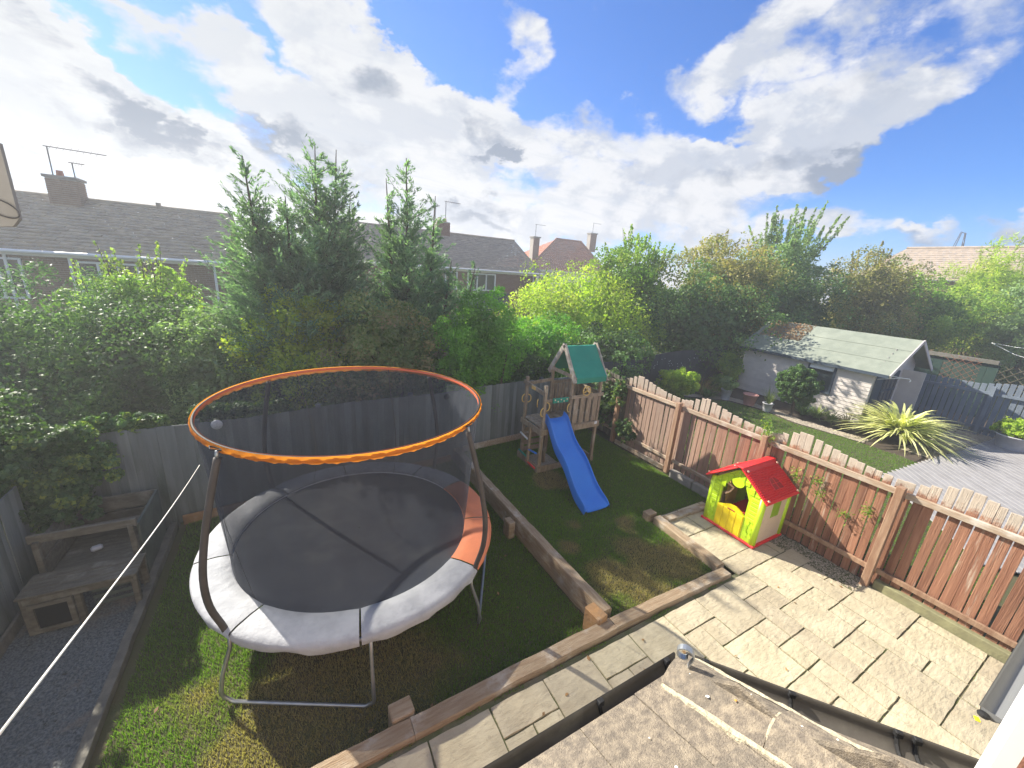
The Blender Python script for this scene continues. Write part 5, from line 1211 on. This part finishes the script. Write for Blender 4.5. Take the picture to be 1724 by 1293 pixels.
for xa, xb, za, zb in ((sx-.22, sxr, se-.10, sr), (sx1+.22, sxr, se-.10, sr)):
    rows = [[(xa+(xb-xa)*q, y, za+(zb-za)*q+(.004*math.sin(y*5+q*9))) for y in np.linspace(sy0-.42, sy1+.2, 14)] for q in np.linspace(0, 1, 6)]
    mb = MB(); mb.sheet(rows); mb.sheet([[(p[0], p[1], p[2]-.035) for p in r_][::-1] for r_ in rows]); mb.sheet([[p for p in rows[0]], [(p[0], p[1], p[2]-.035) for p in rows[0]]]); mb.build('roof_felt', m_felt, sh)
    for yy in (sy0-.44,): MB().beam((xa, yy, za-.05), (xb, yy, zb-.03), .03, .12, ch=.004).build('barge_board', m_shed, sh)
    q = (8.0-0)/1
for q in (.34, .67): MB().beam((sx-.22+(sxr-sx+.22)*q, sy0-.40, se-.10+(sr-se+.10)*q+.006), (sx-.22+(sxr-sx+.22)*q, sy1+.18, se-.10+(sr-se+.10)*q+.006), .02, .008).build('felt_lap', m_felt, sh)
MB().beam((sx-.23, sy0-.42, se-.15), (sx-.23, sy1+.2, se-.15), .02, .10).build('fascia', m_navy, sh)
# window
wf = MB(); wy0, wy1, wz0, wz1 = 6.17, 7.0, .78, 1.86
wf.box((sx-.03, (wy0+wy1)/2, wz0), (.06, wy1-wy0+.06, .07)); wf.box((sx-.03, (wy0+wy1)/2, wz1), (.06, wy1-wy0+.06, .07))
for yy in (wy0, wy1): wf.box((sx-.033, yy, (wz0+wz1)/2), (.06, .07, wz1-wz0))
wf.box((sx-.035, (wy0+wy1)/2, 1.58), (.05, wy1-wy0-.07, .05)); wf.build('window_frame', m_navy, sh)
MB().box((sx-.0, (wy0+wy1)/2, 1.18), (.02, wy1-wy0-.04, .78)).build('window_pane', m_glass, sh)
MB().box((sx-.06, (wy0+wy1)/2, 1.70), (.03, wy1-wy0-.08, .22), Matrix.Rotation(R(18), 3, 'Y')).build('open_vent', m_wh2, sh)
# door side: dark glazed doors in the gable under the overhang
for k in range(2):
    xx = 18.05+k*.62; MB().box((xx, sy0-.04, .95), (.58, .05, 1.75), None, .006).build('door', m_navy, sh)
    for a in range(2):
        for b in range(3): MB().box((xx-.14+.28*a, sy0-.07, .45+.48*b), (.2, .012, .4)).build('door_pane', m_glass, sh)
MB().box((19.35, sy0-.32, .95), (.04, .62, 1.8)).build('open_door', m_shed, sh)
MB().box((sx+.5, sy0-.035, .98), (.8, .012, 1.8), None, .004).build('door_panel', m_navy, sh)
hb2 = MB(); hb2.tube([(sx-.02, sy0-.1, 1.86), (sx+.35, sy0-.55, 1.80), (sx+.5, sy0-.72, 1.80), (sx+.52, sy0-.76, 1.74), (sx+.47, sy0-.74, 1.70)], .012, 5); hb2.tube([(sx-.02, sy0-.1, 1.66), (sx+.35, sy0-.55, 1.79)], .010, 5)
o = hb2.build('basket_bracket', m_wh2, None); tag(o, 'white scrolled hanging basket bracket on the shed corner', 'bracket')
# dead leaves on the shed roof
n = 900; q = RNG.uniform(.45, 1, n)*1; yy = RNG.uniform(7.9, 9.5, n); P = np.stack([sx-.22+(sxr-sx+.22)*q, yy, se-.10+(sr-se+.10)*q+.02], 1)
me = mesh_np('roof_leaf_litter', leaf_arrays(P, np.tile([-.4, 0, 1.0], (n, 1)), .08, .05, jit=.3), np.arange(4*n), RNG.uniform(0, 1, n)); o = link('roof_leaf_litter', me, L_brown); tag(o, 'brown dead leaves scattered on the far end of the shed roof', 'leaf litter', kind='stuff')
# charcoal rear fence of the neighbour
df_ = thing('charcoal_fence', 'charcoal painted vertical board fence behind the play tower roof', 'fence', (12, 10, 0))
n = 78
for i in range(n):
    x = 8.0+i*.122; y = 9.1+(x-8)*.16; o = link('board', bme[i % 4], None, df_); o.location = Vector((x, y, -.05))
    o.rotation_euler = (0, 0, math.atan(.16)+random.uniform(-.03, .03)); o.scale = (1, 1, 1.72+.05*math.sin(x*1.1)); setm(o, m_dkfence)
fl = MB()
for i in range(46):
    x = random.uniform(9, 15.5); y = 9.08+(x-8)*.16-.05; z = 1.45-.25*abs(math.sin(x*1.3))+random.uniform(-.12, .1); fl.ball((x, y, z), .012, (1, 1, 1), 4)
o = fl.build('string_lights', m_wh2, None); tag(o, 'string of tiny pale lights strung along the charcoal fence', 'string lights')
# blue grey fence on the right
bf = thing('blue_grey_fence', 'blue grey picket fence at the right edge behind the gravel', 'fence', (20, 3, 0))
for i in range(42):
    y = 4.9-i*.15; x = 20.2+.12*(4.9-y)
    zt = 1.72+.16*max(0, math.cos((y-2.4)*1.7)); o = link('picket', pk[i % 3], None, bf); o.location = Vector((x, y, 0)); o.scale = (1, 1.15, zt); o.rotation_euler = (0, 0, .1); setm(o, m_bluefence)
for z in (.25, 1.45): MB().beam((20.14, 4.9, z), (20.86, -1.3, z), .04, .09).build('rail', m_bluefence, bf)
for y in (4.85, 3.0, 1.15): MB().box((20.1+.12*(4.9-y), y, .85), (.1, .1, 1.7)).build('post', m_bluefence, bf)
# dark green screen and trellis
gs = thing('green_screen', 'dark green screened fence beyond the shed with weathered top rail', 'screen', (23, 6, 0))
g0 = at_x(1545, 572, 23.5); g1_ = at_x(1655, 588, 23.5)
for i in range(22):
    y = 10.0-i*.3; MB().box((23.5, y, .95), (.05, .292, 2.3), None, .006).build('panel_board', m_dkgreen, gs)
MB().beam((23.45, 10.2, 2.2), (23.45, 3.6, 2.2), .14, .14).build('top_rail', m_edge, gs)
def trellis(label, mt, x, y0, y1, z0, z1, sp=.22):
    tt = thing('trellis', label, 'trellis', (x, y0, z0)); n = int((y1-y0+z1-z0)/sp)
    for s in (1, -1):
        for k in range(n):
            q = y0-(z1-z0)+k*sp if s > 0 else y0+k*sp
            a = (q, z0); b = (q+s*(z1-z0), z1)
            t0 = 0; t1 = 1
            dy_ = b[0]-a[0]
            ts = sorted([(y0-a[0])/dy_, (y1-a[0])/dy_]); t0 = max(0, ts[0]); t1 = min(1, ts[1])
            if t1-t0 < .08: continue
            MB().beam((x+.01*s, a[0]+dy_*t0, a[1]+(b[1]-a[1])*t0), (x+.01*s, a[0]+dy_*t1, a[1]+(b[1]-a[1])*t1), .012, .028, up=(1, 0, 0)).build('lath', mt, tt)
trellis('orange brown diamond trellis beyond the blue grey fence', m_trellis, 22.8, 3.9, 4.9, .9, 2.3)
trellis('pale diamond trellis at the right edge behind the bushes', m_trellis2, 22.6, 1.2, 3.4, 1.1, 2.2, .3)
a = at_d(1669, 577, 20); b = at_d(1760, 612, 17); o = MB().tube([tuple(a), tuple((a+b)/2+np.array([0, 0, -.12])), tuple(b)], .012, 5).build('clothes_line', m_wh2, None); tag(o, 'white clothes line sagging across the far right garden', 'rope')
b = at_d(1760, 590, 17); o = MB().tube([tuple(a), tuple((a+b)/2+np.array([0, 0, -.05])), tuple(b)], .010, 5).build('clothes_line', m_wh2, None); tag(o, 'upper of the two white clothes lines at the far right', 'rope')
# pots
def pot(px, py, r, h, mt, label, plant=None, plab='', square=False, z=0):
    p = at_z(px, py, z); mb = MB(); prof = [(r*.74, 0), (r, h), (r*1.08, h), (r*1.08, h-.03), (r*.95, h-.03), (r*.9, h-.06), (0.01, h-.06)]
    n = 16; rows = [[(p[0]+q*math.cos(2*math.pi*k/n), p[1]+q*math.sin(2*math.pi*k/n), p[2]+zz) for k in range(n+1)] for q, zz in prof]
    o = mb.sheet(rows).build('plant_pot', mt, None, True); tag(o, label, 'pot')
    return p
def grassy(name, label, cat, c, n, h, wd, mt, spread=.5, droop=.4, segs=3):
    V = []; Rr = []
    for i in range(n):
        az = RNG.uniform(0, 6.28); el = RNG.uniform(.35, 1.45) if spread > .4 else RNG.uniform(.8, 1.5); L_ = h*RNG.uniform(.6, 1.15)
        d = np.array([math.cos(az), math.sin(az), 0]); s = np.array([-math.sin(az), math.cos(az), 0]); base = np.array(c)+d*RNG.uniform(0, .12)*spread; rn = RNG.uniform()
        pts = []
        for k in range(segs+2):
            q = k/(segs+1); pts.append(base+d*(math.cos(el)*L_*q+droop*L_*.35*q*q)+np.array([0, 0, math.sin(el)*L_*q-droop*L_*.55*q**2.4]))
        for k in range(segs+1):
            wa = wd*(1-(k/(segs+1))**2)*.5; wb = wd*(1-((k+1)/(segs+1))**2)*.5
            V += [pts[k]-s*wa, pts[k]+s*wa, pts[k+1]+s*wb, pts[k+1]-s*wb]; Rr.append(rn)
    me = mesh_np(name, np.array(V), np.arange(len(V)), Rr); o = link(name, me, mt); tag(o, label, cat); return o
p = pot(1220, 672, .20, .42, m_potw, 'pale grey pot left of the pink pot by the shed'); root = thing('lavender_bush', 'grey leafy bush growing in the leftmost pale pot', 'plant', (p[0], p[1], .4)); crown('crown', L_grey, root, (p[0], p[1], .62), (.3, .3, .26), 1500, .07, .02)
p = pot(1260, 681, .25, .42, m_potp, 'ribbed pink round pot standing before the shed wall')
p = pot(1290, 692, .17, .32, m_potw, 'small pale blue pot right of the pink pot'); grassy('spiky_plant', 'thin upright grassy plant in the small blue pot', 'plant', (p[0], p[1], .28), 60, .8, .015, L_fern, .4, .2)
p = pot(1700, 757, .42, .48, m_potw, 'large round pale pot with a green shrub at the right edge'); root = thing('potted_shrub', 'yellow green shrub in the large pale pot at right', 'plant', (p[0], p[1], .45)); crown('crown', L_yel, root, (p[0], p[1], .68), (.5, .5, .28), 2200, .09, .05)
c = at_z(1342, 690, 0)
root = thing('clipped_tree', 'round clipped evergreen standard tree before the shed window', 'tree', (14.9, 6.6, 0)); tcx = at_x(1345, 650, 15.4)
root.location = (tcx[0], tcx[1], 0); crown('crown', L_dark, root, tcx, (.64, .64, .68), 14000, .07, .045, .06, cr=.14); MB().tube([(tcx[0], tcx[1], 0), tuple(tcx)], [.06, .04], 8).build('trunk', m_bark, root)
def bush(px, py, d, r, mt, n, label, name='bush', cat='bush', sz=(.08, .05), z=0, shoots=0, lump=.3, cr=.22):
    c = at_d(px, py, d); root = thing(name, label, cat, (c[0], c[1], z)); crown('crown', mt, root, c, r, n, sz[0], sz[1], lump, shoots=shoots, shoot_len=.4, cr=cr); stems(root, (c[0], c[1], z), c, 3, .025, r[0]*.4); return root
bush(1142, 645, 14.0, (.72, .6, .48), L_yel, 5200, 'rounded golden green bush behind the far end of the picket fence')
bush(1232, 615, 17.2, (.75, .5, .62), L_mid, 4600, 'loose green bush growing against the left end of the shed', lump=.6)
bush(1210, 645, 16.8, (.5, .4, .3), L_mid, 1800, 'low green foliage below the bush at the shed corner')
c = at_z(1180, 662, .0); grassy('bronze_grass', 'spiky bronze leaved plant behind the picket fence', 'plant', (c[0], c[1], 0), 130, 1.0, .03, L_bronze, .6, .35)
c = at_z(1520, 748, .0); grassy('phormium', 'huge striped yellow green spiky leaved plant in front of the shed corner', 'plant', (c[0]+.3, c[1]+.25, .15), 460, 1.5, .10, L_phor, .9, .8, 6)
bush(1605, 725, 19.2, (1.0, .9, .62), L_box, 9000, 'bright green rounded bush right of the striped spiky plant', lump=.2)
bush(1560, 670, 20.2, (.9, .8, .55), L_dark, 5000, 'dark bushy foliage beside the shed door', lump=.5)
bush(1650, 700, 20.5, (.6, .5, .4), L_bram, 1800, 'brownish sparse bush before the blue grey fence', lump=.5)
for px, py, mt, lab in ((1368, 703, L_fern, 'small ferny plant at the foot of the shed wall, left one'), (1392, 712, L_fern, 'yellow green fern in the shed border, middle one'), (1418, 722, L_bronze, 'brown tinged grass clump at the right of the shed border'), (1345, 698, L_dark, 'dark low plant under the clipped tree'), (1180, 668, L_dark, 'dark low plant behind the fence near the bronze plant')):
    c = at_z(px, py+4, 0); grassy('border_plant', lab, 'plant', (c[0]+.5, c[1]+.1, 0), 90, .62, .035, mt, .8, .5)
# tall lily-like plant by the shed door
c = at_d(1572, 690, 18.6); t_ = at_d(1597, 612, 18.6); root = thing('euphorbia_plant', 'tall single stemmed plant with a crown of pale narrow leaves by the shed door', 'plant', (c[0], c[1], 0))
MB().tube([(c[0], c[1], 0), tuple((c+t_)/2), tuple(t_)], [.03, .025, .02], 6).build('stem', m_trellis2, root)
n = 60; P = np.array(t_)+RNG.normal(size=(n, 3))*np.array([.22, .22, .18])+np.array([0, 0, .1]); link('crown_leaves', mesh_np('crown_leaves', leaf_arrays(P, RNG.normal(size=(n, 3)), .5, .05, dirb=nrm(P-np.array(t_)+np.array([0, 0, .3]))*2), np.arange(4*n), RNG.uniform(0, 1, n)), L_phor, root)
n = 240; P = c+(t_-c)*RNG.uniform(.1, .8, (n, 1))+RNG.normal(size=(n, 3))*.2; link('stem_leaves', mesh_np('stem_leaves', leaf_arrays(P, RNG.normal(size=(n, 3)), .4, .035), np.arange(4*n), RNG.uniform(0, 1, n)), L_dark, root)

# ------------------------------------------------------------------ hedges and trees beyond the fences (picture box, distance, leaf kind)
sh_ = shrub_px
sh_('very dark green cypress hedge filling the left edge above the side fence', 'hedge', -150, 215, 470, 800, 9.4, L_hed, 34000, L=.11, Wd=.035, lump=.4, up=.5, cr=.26, group=None)
sh_('second dark cypress hedge mass right of the first', 'hedge', 100, 400, 520, 790, 9.6, L_dark, 22000, L=.085, Wd=.05, lump=.45)
sh_('mixed light green young tree sprouting above the left hedge', 'tree', 175, 340, 462, 640, 10.6, L_mid, 12000, lump=.4, shoots=14, shoot_len=1.0, name='young_tree', shoot_spread=.5, L=.085, Wd=.06)
sh_('thin pale shrub with upright shoots in front of the brick wall at left', 'shrub', 120, 300, 470, 620, 11.5, L_mid, 7000, lump=.5, shoots=14, shoot_len=.8, L=.085, Wd=.055)
sh_('grey green bramble thicket behind the left half of the trampoline', 'shrub', 290, 480, 520, 720, 9.4, L_grey, 14000, lump=.45)
sh_('yellow green shrub directly behind the trampoline hoop', 'shrub', 425, 600, 490, 690, 9.2, L_yel, 16000, lump=.45)
sh_('brambles with reddish seed heads behind the trampoline', 'shrub', 560, 740, 510, 700, 9.4, L_bram, 15000, lump=.5)
sh_('dark undergrowth filling below the conifers', 'shrub', 420, 720, 560, 740, 10.0, L_dark, 11000, lump=.3)
sh_('bright green rounded conifer bush left of the play tower', 'shrub', 735, 880, 498, 690, 9.8, L_box, 17000, lump=.3, L=.07, Wd=.03)
sh_('fresh green bush just behind the play tower', 'shrub', 830, 985, 530, 680, 13, L_box, 14000, lump=.35, L=.09, Wd=.045)
sh_('light yellow green tree right of the brick house', 'tree', 850, 1100, 455, 640, 17, L_yel, 24000, L=.10, Wd=.065, lump=.4, open_=.5, name='hedge_tree', shoots=14, shoot_len=.6)
sh_('tall green tree with leafy shoots right of the red roofed house', 'tree', 990, 1140, 425, 580, 18.5, L_mid, 15000, lump=.5, name='hedge_tree', shoots=26, shoot_len=1.3, L=.12, Wd=.085, open_=.5)
sh_('dark green tree mass above the charcoal fence', 'tree', 1050, 1300, 470, 640, 18.8, L_dark, 19000, lump=.45, name='hedge_tree', L=.12, Wd=.08, open_=.3)
sh_('olive brown hawthorn crown in the middle of the hedge', 'tree', 1110, 1320, 418, 570, 20.5, L_olive, 18000, L=.12, Wd=.08, lump=.45, open_=.3, name='hedge_tree', shoots=16, shoot_len=1.0)
sh_('tall blue green tree with many upright shoots', 'tree', 1240, 1385, 405, 550, 22.5, L_grey, 13000, lump=.4, name='hedge_tree', shoots=46, shoot_len=2.1, L=.14, Wd=.09, open_=.5, shoot_spread=.6)
sh_('dark dense tree behind the left end of the shed', 'tree', 1190, 1420, 470, 610, 21.5, L_dark, 17000, lump=.45, open_=.2, name='hedge_tree', L=.13, Wd=.09)
sh_('brown green hawthorn with arching twigs behind the shed', 'tree', 1370, 1540, 440, 600, 23, L_olive, 17000, lump=.45, name='hedge_tree', shoots=22, shoot_len=1.4, L=.12, Wd=.08)
sh_('mixed shrub hedge behind the shed ridge', 'hedge', 1440, 1640, 470, 600, 24, L_mid, 15000, lump=.4, L=.13, Wd=.09, name='hedge_tree')
sh_('pale drooping willow in front of the far right roof', 'tree', 1570, 1760, 432, 590, 26, L_yel, 15000, lump=.5, L=.26, Wd=.05, name='willow_tree', up=-.2, shoots=6, shoot_len=1.6)
sh_('grey green leafy tree at the right edge', 'tree', 1672, 1800, 490, 640, 22, L_grey, 9000, lump=.4, L=.14, Wd=.09, name='hedge_tree')
sh_('low reddish brown shrub right of the far green screen', 'shrub', 1590, 1700, 500, 560, 25.5, L_bram, 4000, lump=.4, L=.13, Wd=.09)
sh_('dark ivy undergrowth behind the blue grey fence', 'shrub', 1660, 1790, 600, 680, 23.4, L_dark, 4000, lump=.4, L=.12, Wd=.09)
sh_('dark bush mass between the tower and the charcoal fence', 'shrub', 940, 1100, 560, 660, 14.5, L_dark, 11000, lump=.35, L=.10, Wd=.06)
# conifers
c = at_y(500, 560, 11); root = thing('cypress_tree', 'tall leyland cypress with three feathery leaders left of the gap', 'conifer', (c[0], c[1], -.6))
tp_ = lambda px, py, y=11: tuple(at_y(px, py, y))
conifer(root, (c[0], 11, -.6), [(tp_(408, 262, 10.8), .26, 1.25, 1.5), (tp_(530, 243), .34, 1.7, 1.3), (tp_(566, 252), .20, 1.4, 1.5), (tp_(590, 330, 11.3), .12, .9, 2.2), (tp_(480, 330, 10.5), .22, 1.5, 1.6), (tp_(440, 350, 10.6), .14, 1.2, 1.6)], 1.5, 150000, .115)
c = at_y(690, 540, 11); root = thing('cypress_tree', 'slimmer airy cypress with a single tall leader right of the gap', 'conifer', (c[0], c[1], -.6))
conifer(root, (c[0], 11, -.6), [(tp_(684, 266), .50, 1.45, 1.2), (tp_(650, 300, 11.2), .14, .5, 2.6), (tp_(733, 330, 11.1), .10, .5, 2.8), (tp_(760, 440, 10.8), .14, .9, 1.8), (tp_(800, 450, 10.9), .14, .9, 1.6)], 1.2, 80000, .115)
# ivy hanging over the corner of the fences
root = thing('ivy_mass', 'dark ivy and bramble cascading over the back left fence corner', 'ivy', (-3.3, 7.2, 0))
for c_, r_, n_ in (((-3.25, 7.25, 1.35), (.75, .5, .42), 9000), ((-3.15, 7.15, .85), (.42, .3, .55), 5200), ((-4.3, 7.3, 1.5), (1.1, .8, .7), 9000), ((-4.1, 6.5, .95), (.5, .9, .55), 5000), ((-4.3, 5.2, .6), (.7, 1.2, .5), 5000), ((-2.5, 7.75, 1.58), (.6, .16, .15), 1500), ((-.9, 7.95, 1.60), (.9, .12, .08), 900)):
    crown('leaves', L_ivy, root, c_, r_, int(n_*1.7), .062, .052, .45)
root = thing('climbing_ivy', 'ivy climbing the fence panel between the tower and the picket fence', 'ivy', (7.4, 7.8, 0))
for c_, r_, n_ in (((7.48, 7.75, .9), (.12, .55, .8), 2600), ((7.45, 7.15, 1.45), (.12, .2, .35), 700), ((7.45, 6.8, .45), (.1, .35, .3), 700)):
    crown('leaves', L_ivy, root, c_, r_, n_, .06, .05, .5, open_=.8)
for x in (1.5, 3.5, 5.5): 
    root = thing('low_hedge', {1.5: 'dark low hedge over the rear fence behind the left half of the trampoline net', 3.5: 'dark low hedge over the rear fence just right of the trampoline', 5.5: 'dark low hedge over the rear fence directly behind the play tower'}[x], 'hedge', (x, 9, -.4)); crown('crown', L_dark, root, (x, 9.2+.1*x, 1.0), (1.3, .5, 1.2), 6000, .08, .055, .3)
n = 70; P = np.stack([RNG.uniform(-1.6, 7.3, n), RNG.uniform(1.2, 6.8, n), np.zeros(n)], 1)
P[:, 2] = np.where(P[:, 1] < 2.5, .008, np.where(P[:, 0] < 3.2, ZL+.05, ZU+.05)); P = P[(P[:, 1] < 2.5) | (P[:, 1] > 2.85)]; P = P[~((P[:, 0] > 5.6) & (P[:, 1] > 2.5) & (P[:, 1] < 4.2))]
o = link('fallen_leaves', mesh_np('fallen_leaves', leaf_arrays(P, np.tile([0, 0, 1.0], (len(P), 1)), .05, .032, jit=.35), np.arange(4*len(P)), RNG.uniform(0, 1, len(P))), L_brown); tag(o, 'small dry leaves scattered over the lawns and the patio', 'leaf litter', kind='stuff')
P = np.concatenate([np.stack([RNG.uniform(-.8, 5.6, 2600), RNG.normal(2.545, .012, 2600), np.full(2600, -.012)], 1), np.stack([RNG.uniform(4, 7.3, 260), GY0-MOD*RNG.integers(0, 8, 260)+RNG.normal(size=260)*.004, np.full(260, -.015)], 1)])
P = P[(P[:, 0] > .1) & (np.sin(P[:, 0]*5)+np.sin(P[:, 0]*11+1) > .2)]
o = link('joint_weeds', blades('joint_weeds', P, .022, .004, g_low), g_low); tag(o, 'tiny grass and moss tufts in the patio joints along the sleeper', 'weeds', kind='stuff')
# ------------------------------------------------------------------ haze volume added to stand in for the lens flare veil toward the sun
hzb = MB().box((0, 0, 5.0), (12200, 12200, 16.0)); hm = bpy.data.materials.new('haze'); hm.use_nodes = True; t = NT(hm.node_tree); t.n.clear()
pv = t.node('ShaderNodeVolumePrincipled'); pv.inputs['Color'].default_value = (.95, .97, 1, 1); pv.inputs['Density'].default_value = .0042; pv.inputs['Anisotropy'].default_value = .3
t.l.new(pv.outputs[0], t.node('ShaderNodeOutputMaterial').inputs['Volume'])
o = hzb.build('haze', hm, None, kind='stuff'); o['label'] = 'thin pale haze added over the gardens to imitate lens flare'; o['category'] = 'haze'
# render settings kept light
S.cycles.max_bounces = 6; S.cycles.transparent_max_bounces = 8; S.cycles.diffuse_bounces = 2; S.cycles.volume_bounces = 0
